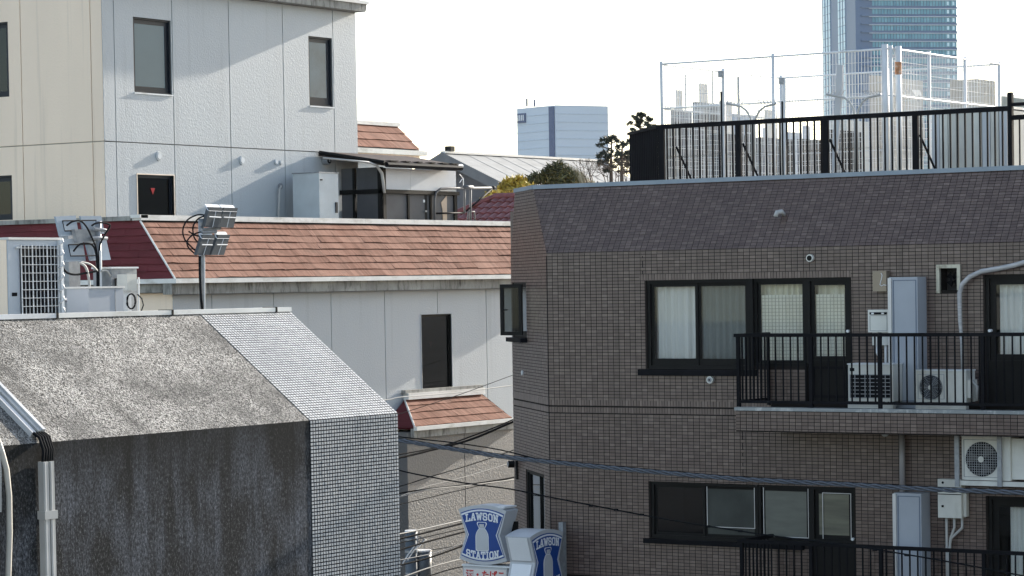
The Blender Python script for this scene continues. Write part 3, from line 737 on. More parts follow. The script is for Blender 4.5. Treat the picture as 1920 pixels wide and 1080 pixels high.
# string course groove, soldier rows
zS = 6.378
sold = [(0, YC - YEND, zS - .10, zS + .10)]
cands = []
aMax = 13.5
reg = [(0, 3.75), (aMax, 3.75), (aMax, ZM), (0, ZM)]
lint = [(WA[0] - .12, WD[1] + .02, zU, zU + .1)]
a0b = FBN.hit(1380, 770, 1.07)[0]
slab_h = (a0b - .0, 30, 6.08, 6.42)
frm = lambda h: (h[0] - .03, h[1] + .03, h[2] - .05, h[3])
hl = [frm(h) for h in holes]
add_tiles(cands, FBN, reg, .1, .05, .092, .041, hl + [(-.01, 30, zS - .10, zS + .10), slab_h] + lint, z_off=ZM)
for z in (zS - .10, zS + .012):
    add_tiles(cands, FBN, [(0, z), (a0b, z), (a0b, z + .09), (0, z + .09)], .05, .09, .044, .086, hl, z_off=z)
add_tiles(cands, FBN, [(lint[0][0], zU), (lint[0][1], zU), (lint[0][1], zU + .1), (lint[0][0], zU + .1)], .05, .1, .044, .094, (), z_off=zU)
add_tiles(cands, FBM, [(0, 0), (aMax, 0), (aMax, LM), (YC - YMT, LM)], .1, .05, .092, .041, z_off=0)
chr_ = [(0, 3.75), (LCH, 3.75), (LCH, ZM), (ctr[0], ZMT), (.45, ZMT), (0, ZM)]
add_tiles(cands, FCH, chr_, .1, .05, .092, .041, [frm(h) for h in choles] + [(0, 9, zS - .10, zS + .10)], z_off=ZM, a_off=LCH)
for z in (zS - .10, zS + .012):
    add_tiles(cands, FCH, [(0, z), (LCH, z), (LCH, z + .09), (0, z + .09)], .05, .09, .044, .086, [frm(h) for h in choles], z_off=z, a_off=LCH)
# balcony slabs
XRL = 34.45
balc = thing('upper_balcony', 'upper balcony with a tile faced slab below the curtained windows', 'balcony', (34.9, 14, 6.42))
FBA = Fr((XRL - .12, YC, 0), (0, -1, 0), (-1, 0, 0))
def balcony(zt, par, tiled):
    MB(FBN).box(a0b, YC - YEND, .002, .93, zt - .30, zt - .01).build('slab', M_grout, par)
    MB(FBN).box(a0b - .02, YC - YEND, .9, 1.09, zt - .012, zt + .035).build('slab_edge_strip', pm('wet_edge_metal', (.25, .27, .28), .4, .3, dirt=(.6, .6, .6), dscale=(4, 8, 4)), par)
    MB(FBN).box(a0b, YC - YEND, .93, 1.07, zt - .32, zt - .013).build('fascia', M_grout, par)
    if tiled:
        c = []
        add_tiles(c, FBA, [(a0b, zt - .30), (aMax, zt - .30), (aMax, zt - .02), (a0b, zt - .02)], .1, .05, .092, .041, z_off=zt - .02)
        tiles_mesh(c, 'fascia_tiles', M_brick, par)
balcony(6.42, balc, True)
balc2 = thing('lower_balcony', 'lower balcony slab at the bottom of the brown building', 'balcony', (34.9, 14, 3.43))
balcony(3.43, balc2, False)
# choose the 300 tiles that show largest
sc_ = []
for k, (fr, poly, pr) in enumerate(cands):
    ps = [seen(fr.p(a, pr, z)) for a, z in poly]
    cxp = sum(p[0] for p in ps) / len(ps); cyp = sum(p[1] for p in ps) / len(ps)
    ok = 5 < cxp < 1915 and 5 < cyp < 1075 and not (cxp > 1375 and cyp > 615 and cyp < 810)
    sc_.append((-area([(p[0], p[1]) for p in ps]) if ok else 0, k))
sc_.sort(); big = {k for s, k in sc_[:300]}
meshes = {}
for k in big:
    fr, poly, pr = cands[k]
    c = fr.p(poly[0][0], 0, poly[0][1])
    key = (id(fr), tuple((round(a - poly[0][0], 3), round(z - poly[0][1], 3)) for a, z in poly))
    if key not in meshes:
        mb = MB(); kk = len(poly)
        for n in (-.003, .008): mb.v += [tuple(fr.p(a, n, z) - c) for a, z in poly]
        mb.f.append(tuple(range(kk, 2 * kk)))
        for q in range(kk): mb.f.append((q, (q + 1) % kk, kk + (q + 1) % kk, kk + q))
        me = bpy.data.meshes.new('brick'); me.from_pydata(mb.v, [], mb.f); me.materials.append(M_brick); meshes[key] = me
    o = bpy.data.objects.new('brick', meshes[key]); link(o); o.parent = bb; o.location = c + fr.n * (pr - .008) - ORG[bb]
tiles_mesh([cands[k] for k in range(len(cands)) if k not in big], 'brick_facing', M_brick, bb)

for x_, y0_, y1_ in ((1392, 770, 905), (1205, 480, 520), (1025, 480, 1075)):
    a_, z1_ = FBN.hit(x_, y0_); _, z0_ = FBN.hit(x_, y1_)
    MB(FBN).box(a_ - .006, a_ + .006, .001, .0085, z0_, z1_).build('expansion_joint', M_black, bb)
# windows
cur = [(.03, .97, M_curtain, 9, .1)]
def ww_(fr, rect, **k): return window(fr, rect, bb, **k)
ww_(FBN, (WA[0], WA[1] - .04, WA[2], WA[3]), splits=(0, .49, 1), recess=.05, ft=.05, st=.05, sb=.1, gmat=[M_glass, M_glass2], curt=[(.03, .5, M_curtain, 6, .12), (.5, .97, M_curtain, 7, .1)])
MB(FBN).box(WA[1] - .04, WA[1] + .04, -.12, .03, WA[2] - .05, zU).build('window_mullion', M_frame, bb)
ww_(FBN, (WB_[0] + .04, WB_[1], WB_[2], WB_[3]), recess=.05, ft=.045, st=.045, curt=[(.02, .98, M_curtain2, 8, .06)])
ww_(FBN, (WD[0], WD[1], FBN.hit(1550, 682)[1], WD[3]), recess=.05, ft=.05, st=.06, curt=[(.1, .9, M_curtain2, 4, .06)])
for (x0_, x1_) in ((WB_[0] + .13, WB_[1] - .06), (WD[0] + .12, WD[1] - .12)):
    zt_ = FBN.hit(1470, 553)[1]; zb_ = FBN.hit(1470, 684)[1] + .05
    hc = curtain(FBN, x0_, x1_, zb_, zt_, -.10, amp=.008, folds=3).build('window_reflection', M_reflnet, bb, smooth=True)  # pale sheet and grid stand in for a reflection of sunlit buildings
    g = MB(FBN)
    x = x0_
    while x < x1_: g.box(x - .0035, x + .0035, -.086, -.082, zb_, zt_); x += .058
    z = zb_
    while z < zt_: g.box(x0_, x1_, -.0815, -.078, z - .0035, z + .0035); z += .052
    g.build('reflection_grid', M_reflgrid, hc)
dz = FBN.hit(1550, 682)[1]
dm = MB(FBN).box(WD[0], WD[1], -.12, -.05, 6.50, dz).build('door_panel', M_frame, bb)
MB(FBN).ring(WD[0] + .06, WD[1] - .06, 6.55, dz - .04, .04, -.05, -.035).build('door_moulding', M_black, dm)
a, z = FBN.hit(1590, 621)
MB(FBN).disc(a, z, -.05, .02, .022, 10).build('door_knob', M_white, dm)
MB(FBN).box(WA[0] - .14, WA[1] + .1, .0, .07, WA[2] - .1, WA[2] - .01).build('window_sill', M_black, bb)
ww_(FBN, (WR[0], WR[1], FBN.hit(1880, 683)[1], WR[3]), splits=(0, 1), recess=.05, ft=.05, st=.09, curt=[(.12, .98, M_curtain, 11, .05)])
rz = FBN.hit(1880, 683)[1]
dm = MB(FBN).box(WR[0], WR[1], -.12, -.05, 6.50, rz).build('door_panel', M_frame, bb)
a, z = FBN.hit(1856, 620); MB(FBN).disc(a, z, -.05, .02, .022, 10).build('door_knob', M_white, dm)
MB(FBN).box(WR[0], WR[1], -.05, .04, 6.47, 6.50).build('door_threshold', M_alu, bb)
# lower row
ax = lambda x: FBN.hit(x, 960)[0]
ww_(FBN, (LA_[0], ax(1420), LA_[2], zL), splits=(0, .5, 1), recess=.05, ft=.05, st=.04, gmat=[M_dglass, pm('dark_wired_pane', (.05, .055, .05), .5, var=.25, spec=.25)], back=M_darkroom)
ww_(FBN, (ax(1421), LA_[1], LA_[2], zL), recess=.05, ft=.04, st=.05, gmat=pm('grey_blind_pane', (.12, .125, .105), .5, var=.12, scale=(3, 3, 14)))
zz = FBN.hit(1560, 1018)[1]
ww_(FBN, (LD[0], LD[1], zz, zL), recess=.05, ft=.05, st=.06, gmat=pm('yellow_reflection_pane', (.13, .125, .09), .5, var=.3, scale=(1, 1, 9)))  # yellow reflection painted into the pane colour
dm = MB(FBN).box(LD[0], LD[1], -.12, -.05, 3.45, zz).build('door_panel', M_frame, bb)
a, z = FBN.hit(1599, 1011); MB(FBN).disc(a, z, -.05, .02, .022, 10).build('door_knob', M_white, dm)
MB(FBN).box(LA_[0] - .1, LA_[1] - .1, .0, .07, LA_[2] - .08, LA_[2] - .01).build('window_sill', M_black, bb)
ww_(FBN, LR, splits=(0, 1), recess=.05, ft=.05, st=.1, gmat=M_glass, curt=[(.22, .98, M_curtain, 9, .05)])
# thin bright glazing beads on lower windows
for x0, x1, y0, y1 in ((1322, 1413, 908, 992), (1428, 1514, 912, 1010), (1539, 1594, 924, 1018)):
    r_ = rb(x0, y0, x1, y1); MB(FBN).ring(r_[0], r_[1], r_[2], r_[3], .009, -.052, -.044).build('glazing_bead', M_alu, bb)
# chamfer windows
cw = window(FCH, CW1, bb, recess=.04, ft=.05, st=.04, gmat=M_dglass)
MB(FCH).box(CW1[0] - .1, CW1[1] + .06, 0, .12, CW1[2] - .09, CW1[2] - .02).build('sill', M_black, cw)
# casement opened outward, hinged at the corner side
hinge = FCH.p(CW1[1] - .04, .06, 0); cas = hx(939, 580, 1) ; 
zc0, zc1 = CW1[2] + .03, CW1[3] - .03
tgt = hy(938, 580, hinge.y + .42)
tgt = Vector((hinge.x, hinge.y, 0)); 
# opened sash direction: mostly towards +Y, swung out over the lane
d_op = Vector((-.12, .99, 0)).normalized(); FOP = Fr((hinge.x, hinge.y, 0), -d_op, Vector((-.99, -.12, 0)))
s_ = FPX / 43.0; wdt = (987 - 939) / (s_ * .80) * .78
os_ = MB(FOP).ring(-wdt, 0, zc0, zc1, .06, -.02, .02).build('open_sash', M_frame, cw)
MB(FOP).box(-wdt + .06, -.06, -.004, .004, zc0 + .06, zc1 - .06).build('pane', M_glass3, os_)
MB(FOP).tube([(-wdt + .05, .03, (zc0 + zc1) / 2), (-wdt + .16, .06, (zc0 + zc1) / 2)], .012, 6).build('handle', M_frame, os_)
window(FCH, CW2, bb, recess=.04, ft=.04, st=.03, splits=(0, .62, 1), gmat=[M_dglass, M_glass])
# wall lamp on the chamfer
a, z = FCH.hit(970, 870)
lp = thing('wall_lamp', 'small dark wall lamp with a round head high on the chamfered tiled corner', 'lamp', FCH.p(a + .05, .1, z))
MB(FCH).box(a + .03, a + .10, 0, .04, z - .25, z + .06).build('bracket', M_frame, lp)
MB(FCH).disc(a - .02, z + .0, .05, .15, .06, 16).build('head', M_frame, lp); MB(FCH).disc(a - .02, z, .151, .16, .045, 14).build('lens', M_steel, lp)
# round vents
for k, (x, y, r) in enumerate(((1521, 484, .055), (1334, 712, .055))):
    a, z = FBN.hit(x, y)
    v = MB(FBN).disc(a, z, .0, .06, r, 20).build('round_vent', M_offwhite, bb)
    MB(FBN).disc(a, z, .06, .065, r * .72, 18).build('vent_grille', M_frame if k == 0 else M_steel, v)
    if k: MB(FBN).disc(a, z, .066, .075, r * .25, 10).build('vent_hub', M_black, v)
for x, y in ((1660, 815), (1787, 813)):
    a, z = FBN.hit(x, y, .5); MB(Fr((XBF - .5, YC, 0), (0, -1, 0), (-1, 0, 0))).disc(a, z + .03, 0, .02, .06, 16).build('hook_ring', M_steel, balc)
a, z = FBM.hit(1466, 407)
MB(FBM).tube([(a + .03, 0, z + .03), (a + .03, .10, z + .03), (a - .02, .13, z + .0), (a - .03, .12, z - .07)], .036, 10).build('vent_elbow', M_pipe, bb, smooth=True)
a, z = FCH.hit(981, 699); MB(FCH).disc(a, z, 0, .03, .04, 14).build('wall_eyelet', M_white, bb)
# beige box with a wriggly mark
r_ = rb(1643, 508, 1669, 546)
bxx = thing('meter_box', 'small beige metal box with a pale squiggle mark high on the tiled wall', 'box', FBN.p(r_[0] + .1, .1, r_[2]))
MB(FBN).box(r_[0], r_[1], 0, .12, r_[2], r_[3]).build('case', pm('tan_metal', (.24, .20, .155), .35, .3), bxx)
ln = [(1652, 512), (1654, 516), (1653, 522), (1651, 529), (1650, 534), (1653, 536), (1657, 534), (1662, 535)]
MB().tube([hx(x, y, XBF - .125) for x, y in ln], .005, 5, True).build('squiggle', M_signwhite, bxx)
# fan opening with a metal surround on three sides
fo = thing('kitchen_fan_vent', 'open kitchen fan vent with a bare metal surround on the brown wall', 'vent', FBN.p(HO[0], 0, HO[2]))
mb = MB(FBN); mb.box(HO[0] - .05, HO[0], 0, .05, HO[2] - .04, HO[3] + .05).box(HO[1], HO[1] + .05, 0, .05, HO[2], HO[3] + .05).box(HO[0], HO[1], 0, .05, HO[3], HO[3] + .05); mb.build('surround', pm('bare_metal', (.48, .46, .38), .5, .4, dirt=(.2, .18, .14), dscale=(8, 8, 8)), fo)
MB(FBN).box(HO[0] - .02, HO[1] + .02, -.26, -.24, HO[2] - .02, HO[3] + .02).build('cavity', M_darkroom, fo)
am = (HO[0] + HO[1]) / 2; zm = (HO[2] + HO[3]) / 2
for k in range(4):
    t = k * math.pi / 2 + .4; MB(FBN).prism([(am, zm), (am + .11 * math.cos(t), zm + .11 * math.sin(t)), (am + .11 * math.cos(t + .9), zm + .11 * math.sin(t + .9))], -.14, -.12).build('blade', M_black, fo)
MB(FBN).disc(am, zm, -.12, -.08, .03, 12).build('hub', M_black, fo)

# pipe shafts and boxes on the balcony
def shaft(x0, x1, y0, zb, label, nm):
    a0, z1 = FBN.hit(x0, y0, .3); a1, _ = FBN.hit(x1, y0, .3)
    t = thing(nm, label, 'cabinet', FBN.p((a0 + a1) / 2, .2, zb))
    MB(FBN).box(a0, a1, .0, .30, zb, z1).build('casing', M_bluegrey, t)
    MB(FBN).ring(a0 + .06, a1 - .02, zb + .1, z1 - .04, .012, .3, .306).build('door_edge', pm('dark_blue_edge', (.13, .16, .22), .5), t)
    MB(FBN).box(a0 - .012, a0 + .04, .3, .325, zb, z1 - .01).build('edge_strip', M_alu, t)
    return t
shaft(1667, 1720, 520, 6.43, 'tall blue grey pipe shaft cabinet on the upper balcony', 'pipe_shaft_cabinet')
shaft(1676, 1727, 924, 3.45, 'blue grey pipe shaft cabinet on the lower balcony below the drainpipe', 'pipe_shaft_cabinet')
# water heater
r_ = rb(1626, 581, 1666, 623, .22); zb = FBN.hit(1640, 645, .22)[1]
wh = thing('water_heater', 'white gas water heater hung above the left air conditioner on the upper balcony', 'water heater', FBN.p(r_[0], .1, r_[2]))
MB(FBN).box(r_[0], r_[1], 0, .2, r_[2], r_[3]).build('casing', M_offwhite, wh)
MB(FBN).ring(r_[0] + .03, r_[1] - .03, r_[2] + .02, r_[3] - .08, .006, .2, .206).build('cover_edge', M_steel, wh)
MB(FBN).box(r_[0] + .03, r_[1] - .03, .2, .21, r_[3] - .07, r_[3] - .035).build('exhaust_slot', M_black, wh)
for u in (.06, .22): MB(FBN).box(r_[0] + u, r_[0] + u + .04, .21, .214, r_[3] - .064, r_[3] - .042).build('slot_insert', M_white, wh)
for u, d in ((.04, .09), (.19, .09), (.275, .06)): MB(FBN).box(r_[0] + u, r_[0] + u + d, .03, .15, zb - .02, r_[2] - .005).build('pipe_cover', M_offwhite, wh)
for u, dx in ((.09, .05), (.23, .0)): MB(FBN).tube([(r_[0] + u, .1, zb - .02), (r_[0] + u, .1, zb - .12), (r_[0] + u + dx, .1, zb - .22), (r_[0] + u + dx, .1, 6.45)], .022, 8).build('pipe', M_white, wh, smooth=True)
MB(FBN).tube([(r_[1] + .01, .14, zb + .06), (r_[1] + .03, .16, zb - .1), (r_[1] - .01, .14, zb - .3)], .016, 6).build('braided_hose', M_steel, wh, smooth=True)

def ac_front(fr, a0, a1, z0, z1, n0, n1, parent, kind, foot=True):
    MB(fr).box(a0, a1, n0, n1, z0, z1).build('casing', M_offwhite, parent)
    MB(fr).box(a0 - .01, a1 + .01, n0 - .005, n1 + .012, z1 + .002, z1 + .02).build('lid', M_white, parent)
    if kind == 'grid':
        MB(fr).box(a0 + .04, a1 - .03, n1, n1 + .006, z0 + .05, z1 - .14).build('coil', M_black, parent)
        g = MB(fr); N = 8
        for k in range(N + 1):
            x = a0 + .04 + (a1 - a0 - .07) * k / N; g.box(x - .005, x + .005, n1 + .022, n1 + .03, z0 + .05, z1 - .14)
        for k in range(7):
            z = z0 + .05 + (z1 - z0 - .19) * k / 6; g.box(a0 + .04, a1 - .03, n1 + .012, n1 + .02, z - .005, z + .005)
        g.build('wire_grille', M_steel, parent)
        MB(fr).box(a0 + .03, a0 + .1, n1, n1 + .005, z1 - .09, z1 - .045).build('badge', M_black, parent)
    else:
        r = (z1 - z0) * .40; ca = a0 + r + .06; cz = (z0 + z1) / 2 - .01
        MB(fr).disc(ca, cz, n1, n1 + .004, r, 32).build('fan_opening', M_black, parent)
        for k in range(3):
            t = k * 2 * math.pi / 3 + .5
            MB(fr).prism([(ca, cz), (ca + r * .9 * math.cos(t), cz + r * .9 * math.sin(t)), (ca + r * .9 * math.cos(t + .8), cz + r * .9 * math.sin(t + .8))], n1 + .005, n1 + .009).build('fan_blade', pm('dark_fan', (.06, .06, .06), .5), parent)
        g = MB(fr)
        if kind == 'fan':
            for k in range(1, 9):
                rr = r * k / 8; P = [(ca + rr * math.cos(t), n1 + .025, cz + rr * math.sin(t)) for t in [2 * math.pi * q / 28 for q in range(29)]]
                g.tube(P, .0035, 4)
            for k in range(12):
                t = k * math.pi / 6; g.tube([(ca, n1 + .02, cz), (ca + r * math.cos(t), n1 + .02, cz + r * math.sin(t))], .0035, 4)
        else:
            for k in range(-6, 7):
                u = k / 7 * r; q = math.sqrt(r * r - u * u)
                g.box(ca + u - .003, ca + u + .003, n1 + .02, n1 + .026, cz - q, cz + q); g.box(ca - q, ca + q, n1 + .028, n1 + .034, cz + u - .003, cz + u + .003)
        g.build('fan_guard', M_steel, parent)
        MB(fr).disc(ca, cz, n1 + .035, n1 + .04, r * .18, 16).build('hub_badge', M_offwhite, parent)
        MB(fr).ring(a0 + .03, ca + r + .03, z0 + .04, z1 - .04, .008, n1, n1 + .006).build('front_frame', M_steel, parent)
        MB(fr).box(a1 - .18, a1 - .16, n1, n1 + .004, z0 + .03, z1 - .03).build('panel_seam', M_steel, parent)
    if foot: MB(fr).box(a0 + .0, a1 - .0, n1 - .08, n1 + .02, z0 - .10, z0 - .02).build('mounting_foot', M_offwhite, parent)
nA = .62
r_ = rb(1590, 684, 1675, 752, nA); z0 = 6.54
t = thing('air_conditioner', 'air conditioner with square wire grille left of the blue grey cabinet on the balcony', 'air conditioner', FBN.p((r_[0] + r_[1]) / 2, .4, 6.42))
ac_front(FBN, r_[0], r_[1], z0, r_[3], nA - .3, nA, t, 'grid')
r_ = rb(1717, 696, 1812, 756, nA)
t = thing('air_conditioner', 'white air conditioner with a round fan standing on the upper balcony', 'air conditioner', FBN.p((r_[0] + r_[1]) / 2, .4, 6.42))
ac_front(FBN, r_[0], r_[1], z0, r_[3], nA - .3, nA, t, 'fan')
MB(FBN).box(r_[1] + .001, r_[1] + .06, nA - .24, nA - .03, z0 + .06, r_[3] - .12).build('valve_cover', M_offwhite, t)
MB(FBN).tube([(r_[1] + .04, nA - .1, z0 + .3), (r_[1] + .12, nA - .1, z0 + .22), (r_[1] + .11, nA - .1, z0 + .02)], .02, 6).build('pipe', M_pipe, t, smooth=True)
# hose from upper right down to that unit
P = [FBN.p(*FBN.hit(1990, 470)[:1], .12, FBN.hit(1990, 470)[1])]
for x, y in ((1935, 488), (1900, 498), (1870, 504), (1840, 509), (1818, 519), (1804, 533), (1799, 550), (1800, 600), (1803, 640), (1804, 698)):
    a, z = FBN.hit(x, y, .12); P.append(FBN.p(a, .12, z))
MB().tube(P, [.035] * 8 + [.03, .022, .018, .018][:len(P) - 8], 8, True).build('wrapped_hose', pm('taped_hose', (.42, .41, .41), .6, var=.25, scale=(3, 3, 40)), label='grey taped hose curving down the tiled wall to the fan unit', cat='hose', smooth=True)
# hanging air conditioner under the slab
nH = .62
r_ = rb(1803, 818, 1895, 902, nH)
t = thing('hanging_air_conditioner', 'air conditioner hung from the underside of the upper balcony at the right edge', 'air conditioner', FBN.p((r_[0] + r_[1]) / 2, .4, r_[2]))
ac_front(FBN, r_[0], r_[1], r_[2], r_[3], nH - .32, nH, t, 'square', foot=False)
MB(FBN).box(r_[1] + .002, r_[1] + .3, nH - .3, nH - .04, r_[2] + .02, r_[3] - .02).build('side_cover', M_offwhite, t)
for x in (1795, 1875):
    a, _ = FBN.hit(x, 860, nH + .05); zt_ = 6.11; zb_ = FBN.hit(x, 912, nH)[1]
    MB(FBN).box(a - .035, a + .03, nH + .04, nH + .07, zb_, zt_).build('hanger', M_steel, t)
MB(FBN).box(FBN.hit(1795, 860, nH)[0], r_[1] + .3, nH - .02, nH + .035, r_[2] - .075, r_[2] - .01).build('hanger_rail', M_offwhite, t)
# drainpipe and electric box
a, _ = FBN.hit(1692, 860, .08)
MB(FBN).tube([(a, .09, FBN.hit(1692, 926)[1]), (a, .09, 6.1)], .042, 12).build('drainpipe', pm('brown_grey_pvc', (.30, .28, .28), .45), bb, smooth=True)
r_ = rb(1758, 898, 1803, 972, .15)
t = thing('electric_box', 'white electric box with conduits on the wall under the hanging air conditioner', 'electric box', FBN.p(r_[0] + .1, .1, r_[2]))
MB(FBN).box(r_[0], r_[1], 0, .15, r_[2], r_[3]).build('case', M_offwhite, t)
zq = r_[2] + (r_[3] - r_[2]) * .6
MB(FBN).box(r_[0], r_[1], .15, .154, zq, zq + .012).build('lid_gap', M_black, t)
MB(FBN).box(r_[0] + .06, r_[0] + .09, .15, .16, r_[2] + .15, r_[2] + .18).build('latch', M_black, t)
MB(FBN).disc(r_[0] + .08, r_[3] - .05, .15, .156, .018, 10).build('key_hole', M_black, t)
MB(FBN).box(r_[1] + .002, r_[1] + .05, .0, .1, r_[2] + .02, r_[3] - .2).build('side_case', M_offwhite, t)
for u, k in ((.10, -.0), (.22, -.08), (.34, -.22)):
    MB(FBN).tube([(r_[0] + u, .08, r_[2]), (r_[0] + u, .08, r_[2] - .14), (r_[0] + u + k * .8, .08, r_[2] - .3), (r_[0] + u + k, .08, r_[2] - .55), (r_[0] + u + k, .08, 3.5)], .02, 8).build('conduit', M_pipe, t, smooth=True)

# balcony railings
def railing(name, label, fr, a0, a1, z0, z1, n, posts, sp, cap=.05, side=None, bw=.008, pw=.025):
    t = thing(name, label, 'railing', fr.p((a0 + a1) / 2, n, z0))
    MB(fr).box(a0 - .06, a1, n - .03, n + .03, z1 - cap, z1).build('top_rail', M_black, t)
    MB(fr).box(a0, a1, n - .015, n + .015, z0 + .07, z0 + .11).build('bottom_rail', M_black, t)
    N = int((a1 - a0) / sp)
    me = None
    for k in range(N + 1):
        a = a0 + k * sp
        if any(abs(a - p) < sp * .4 for p in posts): continue
        if me is None:
            b = MB(fr).box(a - bw, a + bw, n - .012, n + .012, z0 + .11, z1 - cap); o = b.build('baluster', M_black, t); me = o.data; a_ref = a
        else:
            o = bpy.data.objects.new('baluster', me); link(o); o.parent = t; o.location = fr.h * (a - a_ref)
    for p in posts: MB(fr).box(p - pw, p + pw, n - .025, n + .025, z0 - .05, z1 - cap).build('post', M_black, t)
    return t
def ap(xs, y, n): return [FBN.hit(x, y, n)[0] for x in xs]
nR = XBF - XRL
zt1 = 7.52
a0r = ap([1384], 640, nR)[0]; aEnd = 13.5
pR = ap([1521, 1650, 1843], 700, nR)
t = railing('balcony_railing', 'black railing of the upper balcony with the air conditioners behind it', FBN, a0r, aEnd, 6.44, zt1, nR, [a0r] + pR, .122)
FSD = Fr((XRL, YC - a0r, 0), (1, 0, 0), (0, 1, 0))
MB(FSD).box(.0, nR - .02, -.03, .03, zt1 - .05, zt1 - .001).build('side_top_rail', M_black, t)
MB(FSD).box(.0, nR - .02, -.015, .015, 6.51, 6.55).build('side_bottom_rail', M_black, t)
for k in range(1, 8): MB(FSD).box(k * .115 - .008, k * .115 + .008, -.012, .012, 6.55, zt1 - .05).build('baluster', M_black, t)
MB(FSD).box(nR - .06, nR - .02, -.02, .02, 6.44, zt1 - .051).build('post', M_black, t)
zt2 = 4.52
pR = ap([1521, 1652, 1845], 1050, nR)
a0r = ap([1391], 1040, nR)[0]
t = railing('balcony_railing', 'black railing of the lower balcony along the bottom edge of the photo', FBN, a0r, aEnd, 3.45, zt2, nR, [a0r] + pR, .122)
FSD = Fr((XRL, YC - a0r, 0), (1, 0, 0), (0, 1, 0))
MB(FSD).box(.0, nR - .02, -.03, .03, zt2 - .05, zt2 - .001).build('side_top_rail', M_black, t)
for k in range(1, 8): MB(FSD).box(k * .115 - .008, k * .115 + .008, -.012, .012, 3.52, zt2 - .05).build('baluster', M_black, t)

# ---- roof railing
XRR = 36.75
FRR = Fr((XRR, 30, 0), (0, -1, 0), (-1, 0, 0))
rr = lambda x, y: FRR.hit(x, y)
aL_, zRT = rr(1238, 234)
aRp = rr(1895, 240)[0]; zrb = 9.62
posts = [rr(x, 280)[0] for x in (1385, 1548, 1717)]
t = railing('roof_railing', 'black steel railing along the edge of the flat roof', FRR, aL_, aRp, zrb, zRT, 0, [aL_ + .03] + posts, .118, cap=.07, bw=.011, pw=.045)
MB(FRR).box(aRp - .035, aRp + .035, -.035, .035, zrb, rr(1895, 173)[1]).build('corner_post', M_black, t)
MB(FRR).box(aRp + .036, aRp + 4, -.03, .03, rr(1910, 196)[1] - .02, rr(1910, 196)[1] + .03).build('top_rail', M_black, t)
MB(FRR).box(aRp + .036, aRp + 4, -.02, .02, rr(1910, 218)[1] - .05, rr(1910, 218)[1] + .02).build('mid_rail', M_black, t)
for k in range(1, 20): MB(FRR).box(aRp + .13 * k, aRp + .13 * k + .018, -.012, .012, zrb, rr(1910, 218)[1] - .05).build('baluster', M_black, t)
cr = Vector((XRR, 30 - aL_, 0)); FRC = Fr(cr, (r2, r2, 0), (-r2, r2, 0))
LRC = 2.1
MB(FRC).box(0, LRC, -.03, .03, zRT - .045, zRT - .001).build('chamfer_top_rail', M_black, t)
MB(FRC).box(0, LRC, -.015, .015, zrb + .07, zrb + .11).build('chamfer_bottom_rail', M_black, t)
for k in range(1, 18): MB(FRC).box(k * .118 - .012, k * .118 + .012, -.012, .012, zrb + .11, zRT - .045).build('baluster', M_black, t)
for p in [aL_ + .35] + [q + .14 for q in posts]:
    MB(FRR).tube([(p - .1, -.06, zRT - .35), (p + .14, -.35, zrb)], .018, 6).build('brace', M_black, t)

# ---- white mesh fence box on the roof
XF, YF = 39.0, 18.8
fc = hx(1670, 90, XF); YF = fc.y; zft = fc.z
YF2 = hx(1240, 120, XF).y; XF2 = hy(1873, 125, YF).x
fen = thing('mesh_fence', 'tall white welded wire fence enclosure on the flat roof', 'fence', ((XF + XF2) / 2, (YF + YF2) / 2, 9.5))
zz_ = [9.52, 10.3, 10.36, 11.16, 11.22, zft - .02]
def mesh_side(A, B, nposts, skip_last=False, pr=.03):
    A = Vector(A); B = Vector(B); d = B - A; L = d.length; d.normalize(); n = Vector((d.y, -d.x, 0)); fr = Fr((A.x, A.y, 0), d, n)
    for k in range(nposts):
        a = L * k / nposts
        p = MB(fr).tube([(a, 0, 9.5), (a, 0, zft + .04)], pr, 10).build('post', M_white, fen, smooth=True)
    for k in range(nposts):
        a0 = L * k / nposts + .06; a1 = L * (k + 1) / nposts - .06
        mb = MB(fr)
        q = .0029
        N = int((a1 - a0) / .056)
        for j in range(N + 1):
            a = a0 + (a1 - a0) * j / N; mb.box(a - q, a + q, -q, q, 9.52, zft - .02)
        for z in [9.52 + .17 * i for i in range(1, 15)] + [10.33, 10.37, 11.16, 11.20]:
            if z < zft - .05: mb.box(a0, a1, q, 3 * q, z - q, z + q)
        mb.build('mesh_panel', M_white, fen)
        for z in (zft - .01, 11.18): MB(fr).tube([(a0 - .03, .02, z), (a1 + .03, .02, z)], .012 if z < 11.3 else .016, 8).build('rail', M_white, fen)
mesh_side((XF, YF2, 0), (XF, YF, 0), 2)
mesh_side((XF, YF, 0), (XF2, YF, 0), 3)
mesh_side((XF2, YF, 0), (XF2, YF2, 0), 2)
mesh_side((XF2, YF2, 0), (XF, YF2, 0), 2, True)
MB().tube([(XF - .03, YF + .09, 9.5), (XF - .03, YF + .09, zft + .06)], .05, 10).build('post', M_white, fen, smooth=True)
MB().tube([(XF + .1, YF - .08, 9.5), (XF + .1, YF - .08, zft + .03)], .05, 10).build('post', M_white, fen, label='thick corner post with a rusty patch', smooth=True)
MB().tube([(XF + .1, YF - .08, zft - .42), (XF + .1, YF - .08, zft - .22)], .053, 10).build('rust_patch', pm('rust', (.42, .2, .1), .8, var=.5, scale=(20, 20, 20), dirt=(.7, .68, .62), dscale=(15, 15, 15)), fen)
